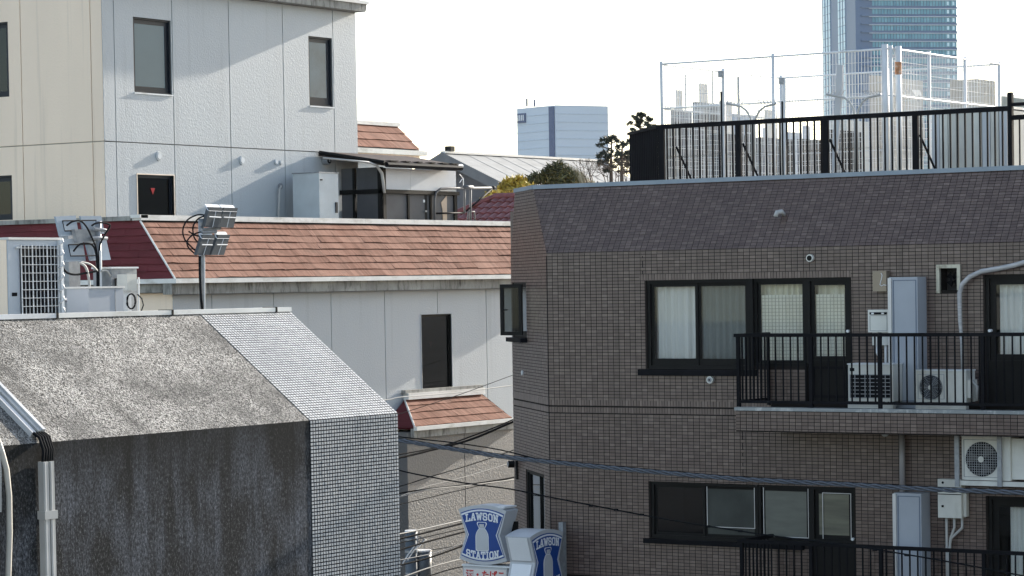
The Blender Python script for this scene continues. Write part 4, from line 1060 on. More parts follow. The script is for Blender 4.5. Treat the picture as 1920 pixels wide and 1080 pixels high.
# double armed pipes, plank, posts
def ypipe(x, ytop, xl, xr, X, label):
    b = hx(x, 300, X); b.z = 9.5
    t = thing('double_arm_pipe', label, 'pipe stand', b)
    for s_, xe in ((-1, xl), (1, xr)):
        ye = ytop
        P = [(x + s_ * 2, 320), (x + s_ * 2, ytop + 42), (x + s_ * 5, ytop + 27), (x + s_ * 12, ytop + 14), (x + s_ * 22, ytop + 6), ((x + s_ * 30 + xe) / 2, ytop + 2), (xe, ytop)]
        MB().tube([hx(a, c, X) for a, c in P], .018, 8, True).build('bent_pipe', M_pipe, t, smooth=True)
        for k in range(5):
            xx = xe - s_ * k * 7; p = hx(xx, ytop + 1, X); MB().tube([p, p + Vector((0, .05 * s_, .07))], .006, 4, True).build('bracket_pin', M_pipe, t)
    return t
ypipe(1412, 194, 1362, 1456, 38.2, 'pale double arm bent pipe on the roof, behind the left half of the railing')
ypipe(1605, 177, 1550, 1652, 38.2, 'pale double arm bent pipe on the roof in front of the glass tower')
X = 38.4
A = [hx(1571, 122, X), hx(1582, 122, X), hx(1580, 180, X), hx(1570, 300, X), hx(1562, 330, X), hx(1562, 300, X), hx(1568, 175, X)]
MB().hull([p - Vector((.04, 0, 0)) for p in A], A).build('plank', M_signgrey, label='tall pale plank leaning upright on the roof beside the double arm pipe', cat='plank')
def rpost(x, yt, X, r, label, dark):
    b = hx(x, 300, X); b.z = 9.5; tp = hx(x, yt, X)
    t = thing('roof_post', label, 'post', b)
    MB().tube([b, tp], r, 8, True).build('pole', M_white, t); 
    if dark: MB().box(b.x - .045, b.x - .026, b.y - .008, b.y + .012, 9.5, hx(x, dark, X).z).build('dark_strip', M_black, t)
    MB().box(b.x - .05, b.x + .02, b.y - .03, b.y + .05, tp.z - .1, tp.z).build('cap', M_steel, t)
rpost(1356, 133, 38.7, .025, 'slim roof post with a dark lower half left of the first double arm pipe', 172)
rpost(1470, 146, 38.7, .028, 'slim pointed roof post with a dark strip near the middle of the mesh fence', 190)
# floodlight on the right of the fence
b = hy(1790, 180, YF + .3); 
fl = thing('flood_light', 'white flat flood light head mounted inside the wire fence', 'flood light', b)
P = [hy(1709, 168, YF + .3), hy(1725, 169, YF + .3), hy(1729, 179, YF + .3), hy(1716, 179, YF + .3)]
MB().hull([p for p in P], [p + Vector((.0, .12, 0)) for p in P]).build('head', M_white, fl)
MB().tube([hy(1722, 178, YF + .3), hy(1722, 190, YF + .3)], .015, 6, True).build('stem', M_steel, fl)
# panel shed at the right
XSH = 38.6
FSH = Fr((XSH, 30, 0), (0, -1, 0), (-1, 0, 0))
s0 = FSH.hit(1746, 260)[0]; s1 = FSH.hit(1889, 260)[0]; sz = FSH.hit(1800, 208)[1]
sh = thing('panel_shed', 'low shed of pale ribbed sheet panels behind the roof railing on the right', 'shed', FSH.p((s0 + s1) / 2, -.5, 9.5))
N = 9
for k in range(N):
    a0 = s0 + (s1 - s0) * k / N; a1 = s0 + (s1 - s0) * (k + 1) / N
    MB(FSH).box(a0 + .006, a1 - .006, -.03, 0 if k % 2 else -.006, 9.5, sz).build('panel', M_warmwall if k in (2, 3, 4) else M_offwhite if k % 2 else M_signgrey, sh)
MB(FSH).box(s0, s1, -1.4, -.04, 9.5, sz - .02).build('core', M_warmwall, sh)
MB(FSH).box(s0, s1, -1.4, .02, sz + .002, sz + .04).build('shed_roof', M_white, sh)

# roof things of the concrete building ---------------------------------------------------
YA = 18.825; FA = frN(0, YA)
x0 = FA.hit(16, 500)[0]; x1 = FA.hit(112, 500)[0]; z1 = FA.hit(60, 450)[1]; z0 = 7.97
t = thing('large_air_conditioner', 'large air conditioning unit with a white wire cage on the roof at the left edge', 'air conditioner', ((x0 + x1) / 2, YA + .3, 7.88))
MB().box(x0, x1, YA, YA + .56, z0, z1).build('casing', pm('pale_blue_grey_enamel', (.46, .50, .55), .45), t)
MB().box(x0 - .006, x0 - .001, YA + .02, YA + .55, z0, z1).build('warmlit_side', M_cream_lit, t)  # thin sheet that paints warm light on the unit's left side
MB().box(x0 - .01, x1 + .02, YA - .02, YA + .58, z1 + .002, z1 + .025).build('lid', M_alu, t)
MB().box(x0, x1, YA + .05, YA + .52, 7.88, z0 - .002).build('plinth', M_steel, t)
g0 = FA.hit(37, 500)[0]; g1 = FA.hit(106, 500)[0]
MB(FA).box(g0, g1, 0, .006, z0 + .0, z1 - .06).build('coil', M_black, t)
for k in range(11):
    x = g0 + (g1 - g0) * k / 10; w_ = .008 if k in (3, 7, 10, 0) else .003
    MB(FA).box(x - w_ * .75, x + w_ * .75, .02, .028, z0, z1 - .05).build('grille_wire', M_white, t)
for k in range(10):
    z = z0 + .02 + (z1 - z0 - .1) * k / 9; MB(FA).box(g0, g1, .029, .036, z - .0028, z + .0028).build('grille_wire', M_white, t)
MB(FA).box(g1 + .02, x1 + .008, 0, .045, z0, z1).build('edge_post', M_white, t)
a, z = FA.hit(27, 552); MB(FA).box(a - .035, a + .035, 0, .005, z - .018, z + .018).build('badge', M_black, t)
a, z = FA.hit(33, 464); MB(FA).box(a - .038, a + .022, 0, .022, z - .009, z + .009).build('handle', M_white, t)
for k in range(7):
    z = z0 + .1 + k * .115; MB(FA).tube([(x1 - .05, .04, z), (x1 + .01, .05, z + .03), (x1 + .0, .04, z + .065)], .007, 6).build('pipe_fitting', M_alu, t)

# panel antenna array, seen from behind
YP = 19.425
def panel_quad(pts, Y, th, name, mat, par, dy=.0):
    P = [hy(x, y, Y) for x, y in pts]
    return MB().hull([p + Vector((0, -dy, 0)) for p in P], [p + Vector((0, th, 0)) for p in P]).build(name, mat, par)
t = thing('panel_antenna_mast', 'mast carrying four flat blue grey panels seen from behind, left roof', 'antenna mast', hy(187, 575, YP) - ZZ * .15)
M_pan = pm('blue_grey_panel', (.27, .33, .40), .4, var=.06)
for q in (((104, 406), (142, 404), (148, 441), (113, 443)), ((151, 405), (190, 405), (196, 438), (158, 440)), ((114, 449), (154, 447), (161, 489), (124, 491)), ((160, 450), (199, 447), (208, 487), (170, 489))):
    panel_quad(q[::-1], YP + .08, .022, 'panel', M_pan, t)
for q in (((117, 414), (180, 413), (184, 431), (121, 433)), ((128, 459), (182, 457), (188, 479), (132, 480))):
    P = [hy(x, y, YP + .08) for x, y in q]; P.append(P[0]); MB().tube(P, .0068, 5, True).build('mount_frame', M_black, t)
panel_quad(((140, 430), (178, 430), (180, 452), (146, 455))[::-1], YP + .01, .05, 'mount_block', M_steel, t)
for q in (((175, 429), (198, 432)), ((172, 446), (200, 447))): MB().tube([hy(x, y, YP - .02) for x, y in q], 0.0210, 8, True).build('clamp', M_steel, t)
MB().tube([hy(187, 590, YP), hy(184, 415, YP)], 0.0315, 10, True).build('mast_pole', M_steel, t, smooth=True)
for pts in (((125, 423), (135, 416), (150, 414), (162, 425), (172, 445), (181, 470), (184, 520), (184, 560)), ((172, 423), (182, 418), (196, 418), (206, 422), (203, 430), (194, 445), (186, 470), (186, 550)), ((138, 471), (150, 458), (168, 457), (178, 468), (182, 500), (182, 560))):
    MB().tube([hy(x, y, YP - .05) for x, y in smooth_path(pts, 5)], 0.0097, 6, True).build('cable', M_cable, t, smooth=True)
MB().tube([hy(189, 565, YP - .06), hy(188, 470, YP - .06)], 0.0150, 6, True).build('conduit', M_white, t)
# thick galvanised post left of it
YG = 19.9; FGp = frN(0, YG)
g0 = FGp.hit(130, 540)[0]; g1 = FGp.hit(151, 540)[0]; gz = FGp.hit(140, 440)[1]
t = thing('steel_column', 'thick galvanised square column with a bolted base plate behind the flat panels', 'column', ((g0 + g1) / 2, YG + .12, 7.88))
MB().box(g0, g1, YG, YG + .13, 7.91, gz).build('shaft', M_steel, t)
MB().box(g0 - .09, g1 + .09, YG - .08, YG + .22, 7.88, 7.909).build('base_plate', M_steel, t)
for u in (-.09, .09): 
    for q in (0, 1): MB().box((g1 if q else g0) + u * (1 if q else 1) - .02, (g1 if q else g0) + u + .02, YG - .08, YG - .04, 7.909, 7.97).build('bolt', M_black, t)
MB().tube([hy(118, 563, YG - .05), hy(154, 561, YG - .05)], 0.0263, 8, True).build('side_pipe', M_bluegrey, t)
# loops of cable left between unit and mast
for k, (pts, m, r, lb) in enumerate(((((116, 498), (124, 510), (140, 515), (160, 512), (183, 508)), M_cable, .012, 'thin dark cable sagging between the large unit and the mast'),
        (((148, 492), (160, 500), (166, 520), (168, 545), (168, 575)), M_cablewhite, .014, 'white cable loop hanging from the lower flat panel'),
        (((150, 491), (165, 494), (175, 500), (182, 508)), M_cablewhite, .011, 'short white cable curving onto the mast'),
        (((190, 508), (200, 508), (208, 518)), M_cablewhite, .011, 'short white cable from the mast to the grey junction box'))):
    MB().tube([hy(x, y, YP - .1) for x, y in smooth_path(pts, 5)], r, 6, True).build('cable', m, label=lb, cat='cable', smooth=True)
# junction boxes
YJ = 18.9; FJ = frN(0, YJ)
r_ = rect_from(FJ, 166, 541, 232, 590)
t = thing('junction_box', 'wide blue grey equipment box behind the ridge coping', 'equipment box', ((r_[0] + r_[1]) / 2, YJ + .2, 7.88))
MB().box(r_[0], r_[1], YJ, YJ + .3, 7.88, r_[3]).build('case', M_bluegrey, t); MB().box(r_[0] - .015, r_[1] + .015, YJ - .015, YJ + .312, r_[3] + .002, r_[3] + .02).build('lid', M_alu, t)
MB(FJ).box(r_[1] - .13, r_[1] - .12, 0, .004, 7.9, r_[3] - .01).build('seam', M_steel, t)
YK = 19.31; FK = frN(0, YK)
r_ = rect_from(FK, 209, 504, 258, 590)
t = thing('equipment_cabinet', 'tall grey steel cabinet with a white edged top behind the wide equipment box', 'equipment box', ((r_[0] + r_[1]) / 2, YK + .2, 7.88))
MB().box(r_[0], r_[1], YK, YK + .26, 7.88, r_[3]).build('case', M_steel, t); MB().box(r_[0] - .015, r_[1] + .015, YK - .015, YK + .272, r_[3] + .002, r_[3] + .02).build('lid', M_white, t)
MB(FK).ring(r_[0] + .045, r_[0] + .15, r_[3] - .26, r_[3] - .1, .012, 0, .01).build('hatch', M_black, t)
YJ2 = 19.09; FJ = frN(0, YJ2)
r_ = rect_from(FJ, 238, 514, 257, 545)
t = thing('small_box', 'small pale grey box with coiled cable on the roof beside the equipment cabinet', 'equipment box', ((r_[0] + r_[1]) / 2, YJ2, r_[2]))
MB().box(r_[0], r_[1], YJ2, YJ2 + .14, r_[2], r_[3]).build('case', M_offwhite, t)
MB().box((r_[0] + r_[1]) / 2 - .03, (r_[0] + r_[1]) / 2 + .03, YJ2 + .04, YJ2 + .1, 7.88, r_[2]).build('stand', M_white, t)
P = []
for k in range(50):
    u = k / 49 * 2 * math.pi * 2.3; P.append(hy(246 + (8 + .8 * math.sin(k)) * math.sin(u), 565 - 14 * math.cos(u), YJ2 - .03 - .012 * (k % 5)))
MB().tube(P, .008, 5, True).build('coil', M_cable, t, smooth=True)
MB().tube([hy(x, y, YJ2 - .03) for x, y in ((258, 552), (266, 560), (269, 572), (265, 583))], 0.0067, 5, True).build('cable', M_cable, t, smooth=True)
MB().tube([hy(260, 585, YJ2), hy(260, 520, YJ2)], 0.0105, 6, True).build('conduit', M_white, t)
# floodlight mast right
YM = 18.56
t = thing('floodlight_mast', 'slim mast with four flat grey floodlight heads in front of the red roof', 'floodlight mast', hy(379, 579, YM) - ZZ * .1)
MB().tube([hy(379.5, 583, YM), hy(377, 410, YM)], 0.0300, 10, True).build('mast_pole', M_steel, t, smooth=True)
MB().tube([hy(383.5, 583, YM - .03), hy(383, 478, YM - .03)], 0.0090, 6, True).build('conduit', M_white, t)
MB().tube([hy(x, y, YM - .05) for x, y in ((374.5, 480), (375, 520), (377, 560), (380, 583))], 0.0150, 6, True).build('cable', M_cable, t, smooth=True)
M_head = pm('grey_cast_head', (.09, .095, .10), .8, 0, var=.08, spec=.2)
heads = (((393, 388), (418, 389), (411, 427), (384, 425)), ((420, 389), (446, 390), (438, 427), (411, 426)), ((381, 440), (404, 441), (392, 478), (369, 478)), ((410, 440), (432, 440), (420, 478), (396, 478)))
for q in heads:
    h_ = panel_quad(q[::-1], YM - .09, .045, 'floodlight_head', M_head, t)
    P = [hy(x, y, YM - .094) for x, y in q]
    tp_ = [P[0], P[1], P[1] + (P[2] - P[1]) * .2, P[0] + (P[3] - P[0]) * .2]
    tp_[0] = tp_[0] + Vector((.022, .07, .022)); tp_[1] = tp_[1] + Vector((.022, .07, .022))
    MB().hull(tp_[::-1], [v + Vector((0, .02, 0.012)) for v in tp_[::-1]]).build('top_cover', M_white, h_)
    m0 = (P[0] + P[1]) / 2; m1 = (P[2] + P[3]) / 2; mm = (m0 + m1) / 2; l = (P[0] + P[3]) / 2; r = (P[1] + P[2]) / 2
    dn = Vector((0, -.008, 0))
    MB().tube([m0 + (m1 - m0) * .2 + dn, m1 + dn], 0.0045, 4, True).build('rib', M_alu, h_)
    MB().tube([l + (r - l) * .08 + dn * 2, l + (r - l) * .92 + dn * 2], 0.0067, 4, True).build('cross_rib', M_white, h_)
for q in (((378, 431), (412, 428)), ((378, 436), (405, 434)), ((376, 420), (384, 418))): MB().tube([hy(x, y, YM - .03) for x, y in q], 0.0188, 8, True).build('bracket', M_steel, t)
for pts in (((383, 403), (370, 403), (352, 412), (343, 430), (346, 448), (358, 462), (370, 474)), ((384, 405), (372, 410), (362, 425), (364, 445), (372, 455)), ((376, 435), (362, 440), (351, 452), (354, 465), (368, 478)), ((376, 444), (364, 440), (354, 434))):
    MB().tube([hy(x, y, YM - .02) for x, y in smooth_path(pts, 5)], 0.0083, 6, True).build('cable_loop', M_cable, t, smooth=True)

# ================================================================== SHOP SIGNS
def arc_shape(s, w=.51, h=.29, pinch=.72, bulge=.037, n=10):
    """outline of the sign face, ccw from the lower left, scaled by s inward offset"""
    W = w - s; H = h - s * .9; Pn = w * pinch - s; P = []
    for k in range(n + 1):
        u = -1 + 2 * k / n; P.append((u * W, -H - bulge * (1 - u * u) * 1.6))
    P.append((Pn, 0))
    for k in range(n + 1):
        u = 1 - 2 * k / n; P.append((u * W, H + bulge * (1 - u * u) * 1.6))
    P.append((-Pn, 0)); return P
GL = {  # strokes in a 1 x 1 box, with slab serifs
 'L': [((.22, 0), (.22, 1)), ((0, 1), (.46, 1)), ((0, 0), (.92, 0), (.92, .3))],
 'A': [((.12, 0), (.44, 1), (.56, 1), (.88, 0)), ((.26, .34), (.74, .34)), ((-.02, 0), (.3, 0)), ((.7, 0), (1.02, 0))],
 'W': [((.1, 1), (.28, 0), (.5, .8), (.72, 0), (.9, 1)), ((-.05, 1), (.27, 1)), ((.73, 1), (1.05, 1))],
 'S': [((.88, .7), (.88, .86), (.74, 1), (.26, 1), (.12, .86), (.12, .64), (.26, .52), (.74, .48), (.88, .36), (.88, .14), (.74, 0), (.26, 0), (.12, .14), (.12, .32))],
 'O': [((.3, 0), (.7, 0), (.9, .2), (.9, .8), (.7, 1), (.3, 1), (.1, .8), (.1, .2), (.3, 0))],
 'N': [((.18, 0), (.18, 1), (.82, 0), (.82, 1)), ((0, 0), (.36, 0)), ((0, 1), (.2, 1)), ((.64, 1), (1, 1))],
 'T': [((.05, .7), (.05, 1), (.95, 1), (.95, .7)), ((.5, 0), (.5, 1)), ((.3, 0), (.7, 0))],
 'I': [((.5, 0), (.5, 1)), ((.2, 0), (.8, 0)), ((.2, 1), (.8, 1))]}
def word(fr, txt, a0, a1, zf, hgt, n, th, mat, par):
    kz_ = getattr(fr, 'k', 1)
    wd = {'I': .6, 'W': 1.25}; tot = sum(wd.get(c, 1) for c in txt) + .22 * (len(txt) - 1); u = (a1 - a0) / tot; x = a0
    for c in txt:
        cw = wd.get(c, 1) * u; mb = MB(fr)
        for st in GL[c]:
            pts = [(x + p[0] * cw, p[1] * hgt) for p in st]
            for k in range(len(pts) - 1):
                (x0, y0), (x1, y1) = pts[k], pts[k + 1]; y0 = (y0 + zf(x0)) * kz_; y1 = (y1 + zf(x1)) * kz_
                d = math.hypot(x1 - x0, y1 - y0) or 1; ex, ey = (x1 - x0) / d * th * .35, (y1 - y0) / d * th * .35
                ox, oy = -(y1 - y0) / d * th / 2, (x1 - x0) / d * th / 2
                q = [(x0 - ex - ox, y0 - ey - oy), (x1 + ex - ox, y1 + ey - oy), (x1 + ex + ox, y1 + ey + oy), (x0 - ex + ox, y0 - ey + oy)]
                q = [(a_, z_ / kz_) for a_, z_ in q]
                mb.prism(q, n, n + .003 + .0006 * (len(mb.f) % 5))
        mb.build('letter', mat, par); x += cw + .22 * u
def bottle(fr, s, n, par):
    body = [(-.105, -.18), (.105, -.18), (.125, -.165), (.125, -.02), (.115, .015), (.085, .05), (.06, .07), (-.06, .07), (-.085, .05), (-.115, .015), (-.125, -.02), (-.125, -.165)]
    MB(fr).prism([(a * s * 1.12, (z * 1.05) * s) for a, z in body], n, n + .003).build('bottle_outline', M_signwhite, par)
    MB(fr).prism([(a * s, z * s) for a, z in body], n + .004, n + .007).build('bottle', M_signgrey, par)
    neck = [(-.06, .075), (.06, .075), (.105, .125), (.105, .142), (.085, .152), (-.085, .152), (-.105, .142), (-.105, .125)]
    MB(fr).prism([(a * s, z * s) for a, z in neck], n, n + .003).build('cap_outline', M_signwhite, par)
    MB(fr).prism([(a * s * .80, (z * .85 + .016) * s) for a, z in neck], n + .004, n + .006).build('cap', M_signblue, par)
    MB(fr).box(-.05 * s, .05 * s, n + .007, n + .009, .083 * s, .128 * s).build('cap_band', M_signgrey, par)
def lawson(fr, s, depth, par, words=('LAWSON', 'STATION')):
    q = lambda P: [(a * s, z * s) for a, z in P]
    MB(fr).prism(q(arc_shape(0)), -depth, 0).build('housing', M_signgrey, par)
    MB(fr).prism(q(arc_shape(.045)), .001, .006).build('face', M_signblue, par)
    MB(fr).prism(q(arc_shape(.058)), .007, .010).build('face_outline', M_signwhite, par)
    MB(fr).prism(q(arc_shape(.078)), .011, .014).build('face_field', M_signblue, par)
    hw = .345 * s
    word(fr, words[0], -hw, hw, lambda x: (.152 + .026 * (1 - (x / hw) ** 2)) * s, .076 * s, .015, .024 * s, M_signwhite, par)
    word(fr, words[1], -hw, hw, lambda x: (-.248 - .026 * (1 - (x / hw) ** 2)) * s, .072 * s, .015, .023 * s, M_signwhite, par)
    bottle(fr, s, .016, par)
# first sign: faces -X, beyond the chamfered corner
XS1_ = 34.6
c = hx(905, 1003, XS1_); F1 = Fr(c, (0, -1, 0), (-1, 0, 0)); wpx = F1.hit(950, 1003)[0] - F1.hit(861, 1003)[0]; s1 = wpx / 1.02
hpx = F1.hit(905, 948)[1] - F1.hit(905, 1060)[1]
sg = thing('shop_sign', 'bright blue and white shop sign with a milk churn above a red lettered panel', 'sign', (XS1_ + .15, c.y, c.z - hpx / 2))
F1s = Fr(c, (0, -1, 0), (-1, 0, 0), (0, 0, 1)); 
class FrS(Fr):
    def __init__(s, f, kz): super().__init__(f.o, f.h, f.n, f.z); s.k = kz
    def p(s, a, n, z): return s.o + s.h * a + s.n * n + s.z * (z * s.k)
kz = hpx / (s1 * 2 * (.29 + .037 * 1.6))
lawson(FrS(F1s, kz), s1, .34, sg)
MB(F1s).box(-.18 * s1, .46 * s1, -.36, -.02, .30 * s1 * kz + .02, .30 * s1 * kz + .05).build('top_cover', M_white, sg)
MB(F1s).box(.36 * s1, .5 * s1, -.35, -.30, -.2, .2).build('side_frame', M_frame, sg)
# panel with red characters under it
F1b = Fr((XS1_, c.y, 0), (0, -1, 0), (-1, 0, 0))
b_ = [F1b.hit(868, 1062)[0], F1b.hit(951, 1062)[0]]; bt = F1b.hit(905, 1063)[1]
pnl = thing('lettered_sign', 'white panel with red Japanese characters directly below the bright shop sign', 'sign', F1b.p(0, 0, bt - .5))
MB(F1b).box(b_[0], b_[1], -.3, 0, bt - .45, bt).build('box', M_signgrey, pnl)
MB(F1b).box(b_[0] - .01, b_[1] + .12, -.31, .015, bt + .004, bt + .03).build('top_trim', M_white, pnl)
MB(F1b).box(b_[0] + .02, b_[1] - .02, .001, .004, bt - .43, bt - .03).build('face', pm('panel_face', (.72, .67, .64), .5, var=.05), pnl)
cu = bpy.data.curves.new('txt', 'FONT'); cu.body = '酒・たばこ'; cu.size = .16; cu.align_x = 'CENTER'; cu.extrude = .002; cu.offset = .0035
to = bpy.data.objects.new('txt', cu); link(to)
me = bpy.data.meshes.new_from_object(to.evaluated_get(bpy.context.evaluated_depsgraph_get())); bpy.data.objects.remove(to)
me.name = 'red_characters'; me.materials.clear(); me.materials.append(M_red)
xsz = [v.co.x for v in me.vertices]; wsp = (max(xsz) - min(xsz)) or 1; kk = (b_[1] - b_[0]) * .86 / wsp
ysz = [v.co.y for v in me.vertices]; ymax = max(ysz)
for v in me.vertices:
    x, y, z = v.co; p = F1b.p((b_[0] + b_[1]) / 2 + (x - (max(xsz) + min(xsz)) / 2) * kk, .008 + z, bt - .05 + (y - ymax) * kk * 1.05); v.co = p - ORG[pnl]
o = bpy.data.objects.new('red_characters', me); link(o); o.parent = pnl
MB(F1b).tube([(b_[1] - .1, -.15, 0), (b_[1] - .1, -.15, bt - .45)], .05, 10).build('pole', M_steel, pnl)
# second sign: faces -Y, projecting from the brown wall
YS2 = hx(1063, 1050, XBF).y - .05
c2_ = hy(1026, 1058, YS2); w2 = hy(1060, 1050, YS2).x - hy(998, 1050, YS2).x; s2 = w2 / 1.02
F2 = Fr((c2_.x, YS2, 0), (1, 0, 0), (0, -1, 0)); zt = F2.hit(1030, 992)[1]; k2 = kz
zc2 = zt - (.29 + .037 * 1.6) * s2 * k2
F2 = FrS(Fr((c2_.x, YS2, zc2), (1, 0, 0), (0, -1, 0)), k2)
sg2 = thing('shop_sign', 'shaded double sided shop sign seen from the side, fixed to the brown wall', 'sign', (c2_.x, YS2 + .2, zc2 - .5))
lawson(F2, s2, .46, sg2)
Fs = Fr((c2_.x - .51 * s2, YS2, zc2), (0, -1, 0), (-1, 0, 0))
P = arc_shape(0)
for (z0_, z1_, u0, u1) in ((.02, .28, .72, .98), (-.28, -.02, .98, .72)):
    A = [Vector((c2_.x - .51 * s2 * u0 - .012, YS2 + .05, zc2 + z0_ * s2 * k2)), Vector((c2_.x - .51 * s2 * u1 - .012, YS2 + .05, zc2 + z1_ * s2 * k2)), Vector((c2_.x - .51 * s2 * u1 - .012, YS2 + .41, zc2 + z1_ * s2 * k2)), Vector((c2_.x - .51 * s2 * u0 - .012, YS2 + .41, zc2 + z0_ * s2 * k2))]
    MB().hull(A, [v + Vector((-.012, 0, 0)) for v in A]).build('side_cover', M_signwhite, sg2)
MB().box(XBF - .10, XBF - .010, YS2 + .05, YS2 + .13, zt - 1.1, zt + .06).build('wall_bracket', M_steel, sg2)
MB().box(c2_.x + .5 * s2, XBF - .14, YS2 + .1, YS2 + .2, zc2 + .1, zc2 + .16).build('arm', M_steel, sg2)
MB().box(c2_.x + .48 * s2, XBF - .14, YS2 + .1, YS2 + .2, zc2 - .3, zc2 - .24).build('arm', M_steel, sg2)

# ================================================================== UTILITY POLE AND CABLES
YPO = 30.0
ptop = hy(771, 996, YPO)
up_ = thing('utility_pole', 'grey utility pole top with a hanging drum shaped transformer beside the tile band', 'utility pole', (ptop.x, YPO, 0))
M_poleg = pm('pole_blue_grey', (.10, .12, .14), .5, var=.15)
MB().tube([(ptop.x, YPO, 0), (ptop.x, YPO, ptop.z)], [.16, .115], 14, True).build('pole', M_poleg, up_, smooth=True)
for z in (.15, .38, .8): MB().tube([(ptop.x, YPO, ptop.z - z - .02), (ptop.x, YPO, ptop.z - z + .02)], .13, 14, True).build('pole_band', M_steel, up_)
MB().tube([ptop + Vector((0, 0, -.01)), ptop + Vector((0, 0, .02))], .125, 14, True).build('pole_cap', M_white, up_)
d0 = hy(793, 1034, YPO - .1); d1 = hy(796, 1078, YPO - .1)
MB().tube([d0, d0 - ZZ * .55], .16, 18, True).build('drum', M_poleg, up_, smooth=True)
MB().tube([d0 + ZZ * .001, d0 + ZZ * .03], .165, 18, True).build('drum_lid', M_signwhite, up_)
MB().tube([hy(782, 1000, YPO - .14), hy(782, 1040, YPO - .14)], .012, 6, True).build('rod', M_white, up_)
for q in (((780, 1020), (765, 1040), (752, 1062)), ((785, 1022), (776, 1032), (764, 1050)), ((796, 1012), (790, 1020), (784, 1027))): MB().tube([hy(x, y, YPO - .16) for x, y in q], .012, 6, True).build('strap', M_white, up_)
mb = MB()
for k in range(14):
    t_ = k / 14 * 6.28; p = hy(791 + 6 * math.cos(t_), 1013 + 4 * math.sin(t_), YPO - .15); mb.tube([p, p + Vector((.03 * math.cos(t_ * 3), 0, .03 * math.sin(t_ * 2)))], .014, 5, True)
mb.build('insulator_fittings', M_steel, up_)
def cable(pts, plane, r, label, mat=M_cable, grp=None, seg=6):
    f, v = plane; P = [(hx if f == 'x' else hy)(x, y, v) for x, y in smooth_path(pts)]
    return MB().tube(P, r, seg, True).build('cable', mat, label=label, cat='cable', group=grp, smooth=True)
XCB = 32.9
# thick twisted cable: four strands
pts = [(600, 807), (749, 826), (850, 842), (957, 858), (1080, 871), (1240, 886), (1400, 899), (1560, 907), (1740, 917), (1920, 924), (2150, 935), (2900, 950)]
P = [hx(x, y, XCB) for x, y in smooth_path(pts, 46)]
acc = 0; D = [0]
for k in range(1, len(P)): acc += (P[k] - P[k - 1]).length; D.append(acc)
tw = thing('twisted_cable', 'thick grey twisted cable sagging across the brown tiled wall', 'cable', P[0])
for s_ in range(3):
    Q = []
    for k, p in enumerate(P):
        ph = D[k] * 2 * math.pi / .62 + s_ * 2.094; Q.append(p + Vector((math.cos(ph) * .021, 0, math.sin(ph) * .021)))
    MB().tube(Q, .0145, 7, True).build('strand', M_cablegrey, tw, smooth=True)
MB().tube([p + Vector((.0, 0, .033)) for p in P], .006, 5, True).build('messenger_wire', M_cable, tw)
cable([(600, 800), (749, 819), (850, 830), (930, 842), (985, 855), (1010, 861)], ('x', XCB + .5), .010, 'thin black cable just above the thick twisted cable in the gap between the buildings')
cable([(640, 855), (749, 882), (800, 893), (880, 907), (957, 917), (1060, 938), (1240, 972), (1430, 1002), (1600, 1024), (1760, 1050), (1920, 1080), (2150, 1124), (2900, 1240)], ('x', XCB), .011, 'thin black cable with small clips falling across the lower windows to the right corner')
mb = MB()
for x, y in ((1108, 947), (1155, 955), (1203, 964), (1270, 976), (1328, 986), (1388, 995), (1480, 1009), (1560, 1019), (1640, 1030), (1700, 1040)):
    p = hx(x, y + 1, XCB); mb.tube([p - Vector((0, .03, 0)), p + Vector((0, .03, 0))], .017, 6, True)
mb.build('cable_clips', M_cable, label='row of tiny clips along the thin falling cable', cat='clips', kind='stuff')
# cables crossing the lane behind the brown corner
YB_ = 28.0
cable([(640, 880), (749, 858), (800, 846), (880, 825), (957, 793), (1040, 758)], ('y', YB_), .021, 'thick blue black cable rising behind the brown corner above the others')
cable([(640, 868), (749, 852), (830, 836), (900, 812), (957, 789), (1040, 750)], ('y', YB_ + .4), .014, 'thin cable running just over the thick rising cable')
cable([(640, 938), (749, 912), (800, 896), (880, 872), (957, 846), (1040, 815)], ('y', YB_), .009, 'thin black cable crossing the grey wall in the middle of the gap')
cable([(640, 970), (749, 946), (850, 922), (957, 897), (1040, 878)], ('y', YB_ + .3), .008, 'lowest of the thin single cables rising to the brown corner')
cable([(640, 958), (749, 932), (775, 924), (810, 917), (880, 910), (957, 900), (1040, 888)], ('y', YB_ - .4), .009, 'white cable lying along a black one across the grey wall', M_cablewhite)
cable([(749, 925), (800, 917), (880, 908), (957, 896), (1040, 880)], ('y', YB_ - .2), .014, 'black cable above the white cable across the grey wall')
cable([(749, 931), (800, 912), (860, 897), (957, 868), (1040, 840)], ('y', YB_ + .9), .005, 'hair thin pale wire over the sunlit part of the grey wall', M_cablewhite)
cable([(700, 752), (730, 749), (757, 744), (850, 737), (957, 723), (1040, 712)], ('y', 33.2), .010, 'white wire in front of the small slate awning', M_cablewhite)
cable([(700, 790), (749, 776), (800, 760), (870, 737), (957, 705), (1040, 676)], ('y', 33.0), .007, 'dark wire slanting over the small slate awning')
